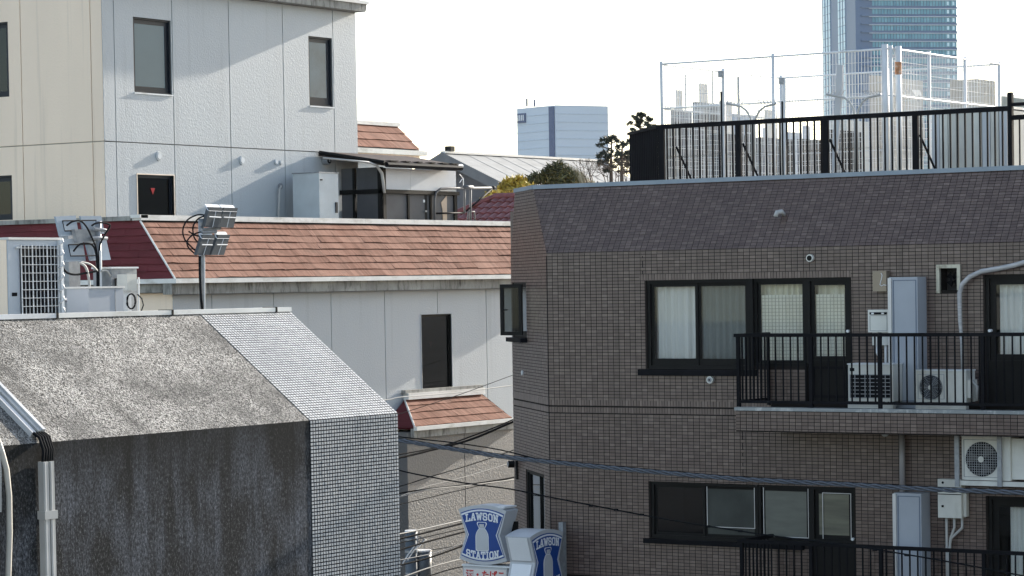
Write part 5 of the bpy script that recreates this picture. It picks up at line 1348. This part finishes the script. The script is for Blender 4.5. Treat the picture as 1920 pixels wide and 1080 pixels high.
for k, (p, m, r, lb) in enumerate((
    (((740, 1003), (780, 995), (860, 977), (900, 968)), M_cablewhite, .014, 'upper white sheathed cable running from the utility pole to the bright sign'),
    (((740, 1012), (780, 1003), (860, 983), (900, 973)), M_cable, .019, 'upper thick black cable running from the utility pole to the bright sign'),
    (((740, 1034), (760, 1028), (800, 1016), (860, 1000), (900, 990)), M_cable, .017, 'second thick black cable from the utility pole behind the bright sign'),
    (((740, 1020), (790, 1009), (860, 993), (900, 985)), M_cable, .009, 'thin dark wire between the two upper black cables at the pole'),
    (((740, 1062), (800, 1047), (850, 1030), (900, 1012)), M_cable, .018, 'third thick black cable below the drum of the utility pole'),
    (((740, 1052), (810, 1038), (860, 1022), (900, 1010)), M_cablegrey, .010, 'thin grey wire over the third thick cable'),
    (((740, 1088), (800, 1066), (850, 1052), (900, 1040)), M_cablewhite, .013, 'lowest pale cable rising to the bottom of the bright sign'),
    (((740, 1095), (790, 1084), (850, 1066), (900, 1058)), M_cable, .012, 'lowest black cable beside the red lettered panel'))):
    cable(p, ('y', YPO - .3 - .05 * k), r, lb, m)

# ================================================================== HOUSES, TREES BEHIND
def gable_house():
    d = 112.0
    ap_ = pt(843, 288, d); sl_ = pt(948, 341, d * .985)
    X0 = ap_.x
    R = hx(948, 341, X0); L = Vector((X0, 2 * ap_.y - R.y, R.z))
    dy, dz_ = R.y - ap_.y, R.z - ap_.z
    E_ = Vector((X0, ap_.y + dy * 1.5, ap_.z + dz_ * 1.5)); Lw = Vector((X0, ap_.y - dy * 1.5, ap_.z + dz_ * 1.5))
    t = thing('gable_house', 'large grey house with a shallow gable and a pale sheet roof beyond the red roof', 'house', (X0 + 10, ap_.y, 0))
    fr = frW(X0 + .5, 200)
    aa = 200 - ap_.y; ae = 200 - E_.y; al = 200 - Lw.y
    mw = pm('slate_grey_boards', (.13, .13, .145), .7)
    MB(fr).prism([(al + .3, 0), (ae - .3, 0), (ae - .3, E_.z - .1), (aa, ap_.z - .25), (al + .3, E_.z - .1)], -.3, -.04).build('wall', mw, t)
    z = 2.0; step = .9
    top = lambda a: ap_.z - .3 - abs(a - aa) / abs(ae - aa) * (ap_.z - E_.z)
    while z < ap_.z - .8:
        a_in = [a for a in (al + .3, ae - .3)]
        zz2 = z + step - .04
        # half width available at this height
        hw = abs(ae - aa) - .3
        if zz2 > E_.z - .2: hw = min(hw, (ap_.z - .3 - zz2) / (ap_.z - E_.z) * abs(ae - aa))
        if hw > .3: MB(fr).box(aa - hw, aa + hw, -.038, 0, z, zz2).build('board', mw, t)
        z += step
    ln = 11.5
    mr = pm('pale_sheet_roof', (.30, .30, .295), .8, dirt=(.23, .23, .225), dscale=(.3, 4, 4))
    for s_, EE in ((1, E_), (-1, Lw)):
        A = [ap_ + Vector((-.5, 0, .0)), EE + Vector((-.5, 0, 0)), EE + Vector((ln, 0, 0)), ap_ + Vector((ln, 0, 0))]
        MB().hull(A, [v + Vector((0, 0, -.18)) for v in A]).build('roof_slope', mr, t)
        A = [ap_ + Vector((-.56, 0, .04)), EE + Vector((-.56, 0, .04)), EE + Vector((-.56, 0, -.4)), ap_ + Vector((-.56, 0, -.4))]
        MB().hull(A, [v + Vector((.05, 0, 0)) for v in A]).build('barge_board', pm('dark_fascia', (.16, .16, .165), .6), t)
        for k in range(1, 10):
            x = ap_.x + k * 1.2; MB().hull([Vector((x, ap_.y, ap_.z + .004)), Vector((x + .6, ap_.y, ap_.z + .004)), Vector((x + .6, EE.y, EE.z + .004)), Vector((x, EE.y, EE.z + .004))], [Vector((x, ap_.y, ap_.z + .012)), Vector((x + .6, ap_.y, ap_.z + .012)), Vector((x + .6, EE.y, EE.z + .012)), Vector((x, EE.y, EE.z + .012))]).build('roof_seam', mr, t)
    MB().box(ap_.x - .5, ap_.x + ln, ap_.y - .12, ap_.y + .12, ap_.z + .0, ap_.z + .09).build('ridge_cap', M_alu, t)
    MB().box(ap_.x - .2, ap_.x + .1, ap_.y - .2, ap_.y + .1, ap_.z + .09, ap_.z + .3).build('ridge_vent', M_frame, t)
gable_house()
def tiled_house():
    d0 = 76.0
    r0 = pt(938, 373, d0); r1 = Vector((r0.x + 8, r0.y, r0.z)); e0 = hx(868, 412, r0.x - 2.5)
    t = thing('tiled_roof_house', 'low house with a dark red pantile roof between the white wing and the brown building', 'house', (r0.x, r0.y, 0))
    # slope faces the camera's left, ridge runs along Y
    rz = r0.z; X0 = r0.x; Ya, Yb = r0.y - 6, r0.y + .2
    up = Vector((-3.2, 0, -1.75)); ex = X0 + up.x; ez = rz + up.z
    A = [Vector((X0, Ya, rz)), Vector((X0, Yb, rz)), Vector((ex, Yb + 3.0, ez)), Vector((ex, Ya, ez))]
    MB().hull(A, [v - ZZ * .1 for v in A]).build('roof_slope', M_maroon_shade, t)
    m = pm('red_pantile', (.17, .045, .042), .45, var=.3, scale=(5, 5, 5))
    U = up.normalized(); n = Vector((-up.z, 0, up.x)).normalized(); n = -n if n.z < 0 else n
    fr = Fr((X0, Yb, rz), (0, -1, 0), n, -U)
    me = None; LL = up.length; cnt = 0
    rows, cols = 11, 24
    for r in range(rows):
        for cidx in range(-int(r * .95) - 1, cols):
            if cidx * .26 < -(r / rows) * 3.0: continue
            if me is None:
                mb = MB(fr); a0, zb = cidx * .26, -(r + 1) * LL / rows
                for k in range(5):
                    t0, t1 = k / 5, (k + 1) / 5; h0, h1 = .03 + .05 * math.sin(math.pi * t0), .03 + .05 * math.sin(math.pi * t1)
                    i = mb.P((a0 + .25 * t0, h0 + .03, zb), (a0 + .25 * t1, h1 + .03, zb), (a0 + .25 * t1, h1, zb + LL / rows * 1.08), (a0 + .25 * t0, h0, zb + LL / rows * 1.08)); mb.f.append((i, i + 1, i + 2, i + 3))
                    i = mb.P((a0 + .25 * t0, 0, zb), (a0 + .25 * t1, 0, zb), (a0 + .25 * t1, h1 + .03, zb), (a0 + .25 * t0, h0 + .03, zb)); mb.f.append((i, i + 1, i + 2, i + 3))
                o = mb.build('roof_tile', m, t); me = o.data; ref = (cidx, r)
            else:
                o = bpy.data.objects.new('roof_tile', me); link(o); o.parent = t
                o.location = fr.h * ((cidx - ref[0]) * .26) - fr.z * ((r - ref[1]) * LL / rows)
    MB().tube([Vector((X0, Ya, rz + .06)), Vector((X0, Yb, rz + .06))], .11, 10, True).build('ridge', m, t)
    MB().tube([Vector((X0, Yb, rz + .06)), Vector((ex, Yb + 3.0, ez + .1))], .09, 10, True).build('hip_ridge', m, t)
    B = [Vector((X0, Yb, rz)), Vector((ex, Yb + 3, ez)), Vector((X0 + 3.2, Yb + 3, ez))]
    MB().hull(B, [v - ZZ * .1 for v in B]).build('hip_end', m, t)
    C = [Vector((X0, Ya, rz)), Vector((X0, Yb, rz)), Vector((X0 + 3.2, Yb + 3, ez)), Vector((X0 + 3.2, Ya, ez))]
    MB().hull(C, [v - ZZ * .1 for v in C]).build('roof_slope', M_maroon_shade, t)
    MB().box(ex + .4, X0 + 2.8, Ya, Yb + 2.5, 0, ez).build('wall', M_cream_lit, t)
tiled_house()

def leaf_mat(name, c1, c2):
    m, t, b = _new(name); b.inputs['Roughness'].default_value = .6
    g = t.nodes.new('ShaderNodeNewGeometry'); c = _ramp(t, g.outputs['Random Per Island'], [(0, c1), (1, c2)])
    t.links.new(c, b.inputs['Base Color']); return m
M_yel = leaf_mat('yellow_leaves', (.38, .25, .03), (.62, .50, .10)); M_grn = leaf_mat('dark_leaves', (.025, .034, .014), (.13, .13, .05))
M_dry = leaf_mat('dry_reed', (.30, .25, .15), (.50, .43, .28)); M_pin = leaf_mat('pine_needles', (.012, .022, .016), (.04, .055, .035))
M_olv = leaf_mat('olive_leaves', (.10, .10, .035), (.26, .22, .08)); M_bark = pm('bark', (.07, .055, .045), .9, bump=.4)
def leaves(cl, n, sz, el=1.0, rng=random):
    """cl: list of (centre, rx, ry, rz)"""
    mb = MB(); W = sum(c[1] * c[2] * c[3] for c in cl)
    for c, rx, ry, rz in cl:
        for _ in range(max(4, int(n * rx * ry * rz / W))):
            while True:
                q = Vector([rng.uniform(-1, 1) for _ in range(3)])
                if .25 < q.length < 1: break
            if rng.random() < .14: q = q.normalized() * rng.uniform(1, 1.45)
            p = c + Vector((q.x * rx, q.y * ry, q.z * rz))
            u = Vector([rng.gauss(0, 1) for _ in range(3)]).normalized(); v = u.cross(Vector([rng.gauss(0, 1) for _ in range(3)])).normalized()
            s = sz * rng.uniform(.6, 1.3); mb.quad(p - u * s * el, p - v * s * .45, p + u * s * el, p + v * s * .45)
    return mb
def tree(name, label, base, clusters, n, sz, mat, trunk_r, limbs=(), el=1.0):
    t = thing(name, label, 'tree' if 'bush' not in name else 'bush', base)
    leaves(clusters, n, sz, el).build('crown', mat, t)
    top = max(clusters, key=lambda c: c[0].z)[0]
    mb = MB(); mid = (base + top) / 2 + Vector((.1, -.1, 0))
    mb.tube([base, mid, top], [trunk_r, trunk_r * .7, trunk_r * .25], 8, True)
    for c, *_ in clusters:
        s = base + (top - base) * min(.95, max(.2, (c.z - base.z) / (top.z - base.z + .01) - .08)); mb.tube([s, (s + c) / 2 + Vector((0, 0, .06)), c], [trunk_r * .35, trunk_r * .25, trunk_r * .1], 5, True)
    mb.build('trunk', M_bark, t); return t
def blob(pts, d):
    out = []
    for x, y, rpx, *k in pts:
        c = pt(x, y, d + random.uniform(-.4, .4)); r = rpx * d / FPX; out.append((c, r, r, r * (k[0] if k else .8)))
    return out
D = 84
b = pt(965, 420, D); b.z = 0
tree('yellow_tree', 'bright yellow leaved tree beside the pale sheet roof', b, blob([(955, 345, 12), (970, 352, 13), (945, 360, 10), (975, 340, 10), (958, 365, 12), (985, 362, 10), (990, 352, 8), (938, 352, 5)], D), 1500, .11, M_yel, .12, el=1.5)
b = pt(915, 430, D + 2); b.z = 0
tree('yellow_shrub_bush', 'small yellow shrub behind the steel tube frame', b, blob([(918, 368, 7), (908, 376, 6), (926, 362, 5)], D + 2), 600, .09, M_yel, .06)
D = 86
b = pt(1010, 380, D); b.z = 0
tree('green_bush', 'dark green bush left of the dry reeds above the coping', b, blob([(992, 338, 8), (1005, 335, 10), (1020, 332, 10), (1035, 322, 13), (1040, 338, 12), (1055, 325, 13), (1062, 338, 13), (1030, 342, 12), (1048, 312, 9)], D), 2800, .07, M_grn, .08, el=2.4)
# reeds
t = thing('dry_reed_bush', 'tuft of dry straw coloured reeds leaning left above the coping', 'bush', Vector((pt(1090, 400, D).x, pt(1090, 400, D).y, 0)))
for nm, mt, cnt in (('dry_blades', M_dry, 420), ('green_blades', M_olv, 420)):
    mb = MB()
    for k in range(cnt):
        bx_ = random.gauss(1092 if nm[0] == 'd' else 1075, 13); p0 = pt(bx_, 350, D + random.uniform(-.5, .5)); ht = random.uniform(.25, .85) * (1 - abs(bx_ - 1075) / 75)
        q = pt(bx_ - random.uniform(2, 26), 350, D); tip = Vector((q.x, q.y, p0.z + max(.1, ht)))
        w_ = Vector((random.uniform(-1, 1), random.uniform(-1, 1), 0)).normalized() * .012
        m_ = (p0 + tip) / 2 + Vector((0, 0, .06)); mb.quad(p0 - w_, p0 + w_, m_ + w_, m_ - w_); mb.quad(m_ - w_, m_ + w_, tip)
    mb.build(nm, mt, t)
mb = MB(); gb = pt(1090, 352, D)
for k in range(5): mb.tube([Vector((gb.x + random.uniform(-.5, .5), gb.y + random.uniform(-.5, .5), 0)), gb + Vector((random.uniform(-.5, .5), random.uniform(-.5, .5), .2))], [.05, .03], 6, True)
mb.build('stems', M_bark, t)
# bare twiggy shrub
def twigs(mb, p, d, l, r, depth):
    q = p + d * l; mb.tube([p, q], [r, r * .7], 4, True)
    if depth:
        for k in range(3): twigs(mb, q, (d + Vector([random.gauss(0, .42) for _ in range(3)])).normalized(), l * .72, r * .62, depth - 1)
t = thing('bare_shrub_bush', 'bare twiggy shrub in front of the pines', 'bush', Vector((pt(1130, 350, 82).x, pt(1130, 350, 82).y, 0)))
mb = MB()
for k in range(9):
    p = pt(random.uniform(1098, 1180), 352, 82 + random.uniform(-1, 1)); p2 = Vector((p.x, p.y, p.z - 1.0)); mb.tube([p2, p], .02, 4, True); twigs(mb, p, Vector((random.gauss(0, .2), random.gauss(0, .2), 1)).normalized(), .33, .018, 4)
mb.build('twigs', M_bark, t)
# cloud pruned pines
def pine(xc, ybase, pads, d, label):
    b = pt(xc, ybase, d); base = Vector((b.x, b.y, 0))
    t = thing('pine_tree', label, 'tree', base)
    ytop = min(p[1] for p in pads); top = pt(xc + 1, ytop + 3, d)
    mb = MB(); mb.tube([base, b, (b + top) / 2 + Vector((.05, .05, 0)), top], [.10, .07, .05, .02], 7, True)
    cl = []
    for x, y, rx in pads:
        c = pt(x, y, d + random.uniform(-.3, .3)); s = pt(xc, y + 5, d); mb.tube([s, (s + c) / 2 - ZZ * .04, c], [.03, .022, .01], 5, True)
        for k in range(3): mb.tube([c, c + Vector((random.uniform(-1, 1) * rx * d / FPX, random.uniform(-1, 1) * rx * d / FPX, random.uniform(-.05, .12)))], [.012, .006], 4, True)
        for k in range(6): cl.append((c + Vector((random.uniform(-.8, .8) * rx * d / FPX, random.uniform(-.8, .8) * rx * d / FPX, random.uniform(-.05, .06))), rx * d / FPX * .4, rx * d / FPX * .4, .04))
    mb.build('trunk', M_bark, t); leaves(cl, 110 * len(pads), .04, 2.4).build('crown', M_pin, t)
pine(1146, 345, [(1150, 257, 9), (1133, 261, 7), (1139, 265, 8), (1157, 263, 6), (1128, 273, 7), (1145, 283, 5), (1131, 286, 8), (1160, 288, 7), (1122, 292, 8), (1140, 292, 9), (1134, 303, 9), (1158, 300, 7), (1125, 306, 7), (1150, 312, 8), (1135, 318, 8)], 90, 'tall layered pine rising before the pale blue block')
pine(1166, 345, [(1166, 268, 5), (1172, 272, 6), (1156, 276, 6), (1176, 287, 9), (1183, 285, 7), (1160, 289, 6), (1170, 296, 8), (1182, 300, 8), (1176, 309, 8), (1160, 306, 6), (1184, 318, 8), (1168, 322, 8)], 88, 'shorter layered pine right beside the roof railing')
pine(1200, 345, [(1182, 231, 6), (1190, 221, 8), (1198, 214, 8), (1207, 218, 8), (1216, 224, 9), (1203, 228, 9), (1212, 233, 9), (1194, 235, 6), (1187, 243, 6), (1222, 236, 7), (1180, 265, 6)], 96, 'pine crown showing above the left end of the roof railing')

# ================================================================== FAR BUILDINGS
def far_block(name, label, L, Cn, Rr, d, mat, win=None, floors=0, extra=None, cat='building'):
    """L, Cn, Rr: top pixels of left end, near corner and right end"""
    c = pt(Cn[0], Cn[1], d); l = hz(L[0], L[1], c.z); r = hz(Rr[0], Rr[1], c.z)
    fwd = (l - c) + (r - c)
    t = thing(name, label, cat, ((l.x + r.x) / 2, (l.y + r.y) / 2, 0))
    q = [c, r, r + (l - c), l]
    A = [Vector((v.x, v.y, 0)) for v in q]; B = [Vector((v.x, v.y, c.z)) for v in q]
    MB().hull(A, B).build('walls', mat, t)
    return t, c, l, r
def clampd(c, e, maxl):
    v = e - c; return c + v if v.length < maxl else c + v.normalized() * maxl
def face_bands(t, c, e, zs0, zs1, n, th, mat, name, prd=.3):
    d = (e - c); L = d.length; d.normalize(); nn = Vector((d.y, -d.x, 0)); 
    if nn.dot(FW) > 0: nn = -nn
    fr = Fr((c.x, c.y, 0), d, nn)
    for k in range(n):
        z = zs0 + (zs1 - zs0) * k / n; MB(fr).box(0, L, .02, prd, z, z + th).build(name, mat, t)
    return fr, L
# far white block, haze tint in its colour
d = 620
c = pt(1042, 197, d); dirL = Vector((-.02, 1, 0)); 
def solve_end(c, x, y): p = pt(x, y, d); return hz(x, y, c.z)
l = hz(969, 204, c.z); r = hz(1140, 199, c.z)
M_far = pm('haze_tint_cladding', (.60, .66, .73), .8, var=.04, scale=(.05, .05, .3))  # distance haze painted into the cladding as blue
t = thing('far_pale_block', 'windowless block, haze painted in as pale blue, with a dark vertical slot, far beyond the sheet roof', 'building', ((l.x + r.x) / 2, (l.y + r.y) / 2, 0))
q = [c, r, r + (l - c), l]; MB().hull([Vector((v.x, v.y, 0)) for v in q], q).build('walls', M_far, t)
dl = (l - c).normalized(); nl = Vector((dl.y, -dl.x, 0)); nl = -nl if nl.dot(FW) > 0 else nl; frl = Fr((c.x, c.y, 0), dl, nl); LLn = (l - c).length
M_slot = pm('dark_slot', (.10, .13, .22), .7)
MB(frl).box(LLn * .03, LLn * .16, .05, .3, 0, c.z - .3).build('vertical_slot', M_slot, t)
for k in range(5): MB(frl).box(LLn * .06, LLn * .2, .3, 1.2, 12 + k * 5.6, 13 + k * 5.6).build('slot_balcony', M_far, t)
M_lineb = pm('cladding_joint', (.55, .61, .68), .8)
for k in range(18): MB(frl).box(LLn * .2, LLn, .02, .10, c.z - 2 - k * 1.9, c.z - 1.86 - k * 1.9).build('cladding_joint', M_lineb, t)
dr = (r - c).normalized(); nr_ = Vector((dr.y, -dr.x, 0)); nr_ = -nr_ if nr_.dot(FW) > 0 else nr_; frr = Fr((c.x, c.y, 0), dr, nr_); LRn = (r - c).length
for k in range(18): MB(frr).box(0, LRn, .02, .10, c.z - 2 - k * 1.9, c.z - 1.86 - k * 1.9).build('cladding_joint', M_lineb, t)
zz1 = c.z
MB(frl).box(LLn * .76, LLn * .97, .06, .35, zz1 - 3.4, zz1 - 1.2).build('name_board', M_slot, t)
for k in range(4): MB(frl).box(LLn * (.79 + .045 * k), LLn * (.81 + .045 * k), .36, .5, zz1 - 2.9 + (k == 0) * .0, zz1 - 1.6).build('board_mark', M_signwhite, t)
for x in (988, 1002):
    p = hz(x, 200, c.z); MB().tube([p, p + ZZ * (1.9 if x < 990 else 1.6)], .25, 6, True).build('roof_lamp', M_slot, t)
# glass tower
d = 1150
c = pt(1603, -60, d)
g_ = math.radians(78.6); dRt = R0 * math.sin(g_) + F0 * math.cos(g_); dLt = F0 * math.sin(g_) - R0 * math.cos(g_)
r = c + dRt * 45.5; l = c + dLt * 46.0
M_tw = pm('tower_blue_wall', (.07, .14, .26), .4, var=.05, scale=(.02, .02, .02))
M_tg = tile_mat('tower_glass', [(.10, .33, .43), (.19, .45, .54), (.08, .27, .38), (.15, .39, .49)], .4)
M_tgl = tile_mat('tower_bright_glass', [(.62, .85, .92), (.75, .92, .97)], .25)
t = thing('glass_tower', 'tall blue green glass tower with rows of windows rising behind the mesh fence', 'tower', ((l.x + r.x) / 2, (l.y + r.y) / 2, 0))
q = [c, r, r + (l - c), l]; MB().hull([Vector((v.x, v.y, 0)) for v in q], q).build('walls', M_tw, t)
dr = (r - c).normalized(); nr_ = Vector((dr.y, -dr.x, 0)); nr_ = -nr_ if nr_.dot(FW) > 0 else nr_; frr = Fr((c.x, c.y, 0), dr, nr_); LRn = (r - c).length
fl_h = 15.45 * d / FPX; nfl = int(c.z / fl_h) + 1
zref = frr.hit(1700, 27)[1]
for k in range(-3, 24):
    z = zref - k * fl_h; z1_ = z + fl_h * .66
    if z1_ > c.z - .2 or z < 2: continue
    n_ = 28
    mb = MB(frr)
    for j in range(n_):
        a0 = LRn * (.16 + .84 * j / n_); a1 = LRn * (.16 + .84 * (j + 1) / n_)
        mb.box(a0 + .15, a1 - .15, .05, .3, z + .1, z1_)
    mb.build('window_row', M_tg, t)
    MB(frr).box(LRn * .05, LRn, .05, .9, z1_ + .35, z1_ + .9).build('floor_band', M_tw, t)
    MB(frr).box(LRn * .13, LRn, .05, .95, z1_ + .02, z1_ + .3).build('band_light', M_lineb, t)
    for u in (.955, .90): MB(frr).box(LRn * u, LRn * u + .9, .31, .5, z + .4, z1_ - .3).build('bright_window', M_tgl, t)
dl = (l - c).normalized(); nl = Vector((dl.y, -dl.x, 0)); nl = -nl if nl.dot(FW) > 0 else nl; frl = Fr((c.x, c.y, 0), dl, nl); LLn = (l - c).length
ftw = lambda x: frl.hit(x, 60)[0]
for xs_ in ((1546, 1551, 1556), (1574, 1579, 1584)):
    for x in xs_:
        a = ftw(x); mb = MB(frl)
        for k in range(60):
            z = c.z - 2 - k * fl_h; 
            if z < 20: break
            mb.box(a - .95, a + .95, .05, .35, z - fl_h * .94, z)
        mb.build('light_strip', M_tgl, t)
# mid distance city
def city(name, label, x0, xc, x1, ytop, d, col, fl=3.2, win=True, wc=(.012, .016, .022), rows=None, cols=None, cat='building', top=None):
    c = pt(xc, ytop, d)
    L = (x1 - xc) * d / FPX / .556 if x1 > xc else 1; Wd = (xc - x0) * d / FPX / .831 if xc > x0 else 8
    l = c + Vector((0, Wd, 0)); r = c + Vector((L, 0, 0)); q = [c, r, r + (l - c), l]
    t = thing(name, label, cat, (c.x + L / 2, c.y + Wd / 2, 0))
    m = pm(name + '_wall', col, .9, var=.06, scale=(.3, .3, .3), spec=.05)
    MB().hull([Vector((v.x, v.y, 0)) for v in q], q).build('walls', m, t)
    MB().hull([v + ZZ * .002 for v in q], [v + ZZ * .5 for v in q]).build('parapet', m, t)
    if win:
        mw = pm(name + '_glass', wc, .6, spec=.05)
        for fr, LX in ((Fr((c.x, c.y, 0), (1, 0, 0), (0, -1, 0)), L), (Fr((c.x, c.y, 0), (0, 1, 0), (-1, 0, 0)), Wd)):
            if LX < 3: continue
            n_ = cols or max(2, int(LX / 2.6)); z = c.z - .9; rr_ = 0
            while z > 3 and rr_ < (rows or 8):
                mb = MB(fr)
                for j in range(n_): mb.box(LX * (j + .12) / n_, LX * (j + .88) / n_, .02, .08, z - fl * .68, z)
                mb.build('window_row', mw, t); z -= fl; rr_ += 1
    if top: top(t, c, L, Wd)
    return t
def tanks(t, c, L, Wd):
    MB().box(c.x + L * .2, c.x + L * .5, c.y + Wd * .2, c.y + Wd * .5, c.z + .51, c.z + 3).build('roof_hut', M_warmwall, t)
    MB().tube([(c.x + L * .7, c.y + Wd * .3, c.z + .5), (c.x + L * .7, c.y + Wd * .3, c.z + 5)], .12, 6, True).build('roof_mast', M_steel, t)
city('apartment_block', 'grey block with many small windows left behind the mesh fence', 1258, 1262, 1302, 214, 330, (.17, .18, .20), top=tanks)
city('grid_block', 'taller lattice fronted block directly behind the left part of the mesh fence', 1299, 1306, 1358, 198, 360, (.20, .21, .22), top=tanks)
city('blue_block', 'pale blue low block right of the lattice fronted block', 1356, 1376, 1422, 219, 420, (.36, .43, .52))
city('office_block', 'wide mid grey office block low behind the left railing posts', 1240, 1252, 1330, 252, 210, (0.054, 0.054, 0.059), fl=2.8)
city('office_block', 'dark windowed office block behind the railing under the blue block', 1330, 1342, 1420, 262, 205, (0.045, 0.045, 0.050), fl=2.6, top=tanks)
city('low_block', 'pale low block behind the railing between the two bent pipes', 1418, 1428, 1500, 268, 240, (0.090, 0.090, 0.095), fl=2.7, top=tanks)
city('low_block', 'brownish low block behind the railing left of the glass tower', 1496, 1505, 1560, 271, 230, (0.063, 0.054, 0.050), fl=2.7)
city('hill_block', 'hazy grey block on the skyline between the bent pipes', 1430, 1436, 1462, 243, 700, (.5, .54, .6), win=False)
city('hill_block', 'hazy low wide block on the skyline left of the middle railing post', 1472, 1480, 1508, 251, 700, (.46, .5, .55), win=False)
city('slim_block', 'slim hazy tower block on the skyline left of the glass tower', 1505, 1509, 1521, 239, 760, (.42, .45, .52), win=False)
city('shop_block', 'pale striped block at the foot of the glass tower behind the railing', 1556, 1588, 1640, 246, 120, (.55, .55, .53), fl=.45, rows=14, cols=1, wc=(.3, .3, .3))
city('dark_block', 'dark glazed low block behind the railing at the foot of the tower', 1540, 1556, 1630, 268, 100, (0.032, 0.034, 0.038), fl=1.2, cols=10)
city('beige_block', 'beige corrugated block behind the corner post of the mesh fence', 1631, 1644, 1756, 171, 85, (.46, .44, .40), fl=1.5, rows=4, cols=16, wc=(.36, .34, .31))
city('tan_block', 'tan block with upright slats behind the right side of the mesh fence', 1786, 1832, 1878, 176, 90, (.36, .33, .28), fl=1.6, rows=2, cols=22, wc=(.12, .10, .09))
# house with projecting eaves at the right edge
t = thing('eaves_house', 'house with a wide dark eave and pale wall at the right edge behind the railing', 'house', pt(1900, 260, 60) * 1.0)
p0 = pt(1878, 183, 60); p1 = pt(1990, 199, 56)
ORG[t] = Vector(t.location)
A = [pt(1876, 180, 62), pt(2000, 196, 56), pt(2000, 186, 64), pt(1884, 176, 68)]
MB().hull([v - ZZ * .25 for v in A], A).build('roof', pm('pale_eave', (.42, .42, .36), .7), t)
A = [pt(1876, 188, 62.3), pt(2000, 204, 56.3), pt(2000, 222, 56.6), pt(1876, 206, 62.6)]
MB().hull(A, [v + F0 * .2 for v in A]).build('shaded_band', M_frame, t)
A = [pt(1878, 207, 63), pt(2000, 223, 57), pt(2000, 420, 57), pt(1878, 420, 63)]
MB().hull(A, [v + F0 * .4 for v in A]).build('wall', M_warmwall, t)
# buildings out of sight behind the camera side are left out

# ================================================================== AIR
hm = bpy.data.materials.new('haze'); hm.use_nodes = True; t_ = hm.node_tree; t_.nodes.clear()
ho = t_.nodes.new('ShaderNodeOutputMaterial'); pv_ = t_.nodes.new('ShaderNodeVolumePrincipled')
pv_.inputs['Density'].default_value = .00003; pv_.inputs['Color'].default_value = (.82, .90, 1, 1); pv_.inputs['Anisotropy'].default_value = .3
t_.links.new(pv_.outputs[0], ho.inputs['Volume'])
MB().box(-450, 3600, -1600, 3600, -1.4, 170).build('haze', hm, kind='stuff')
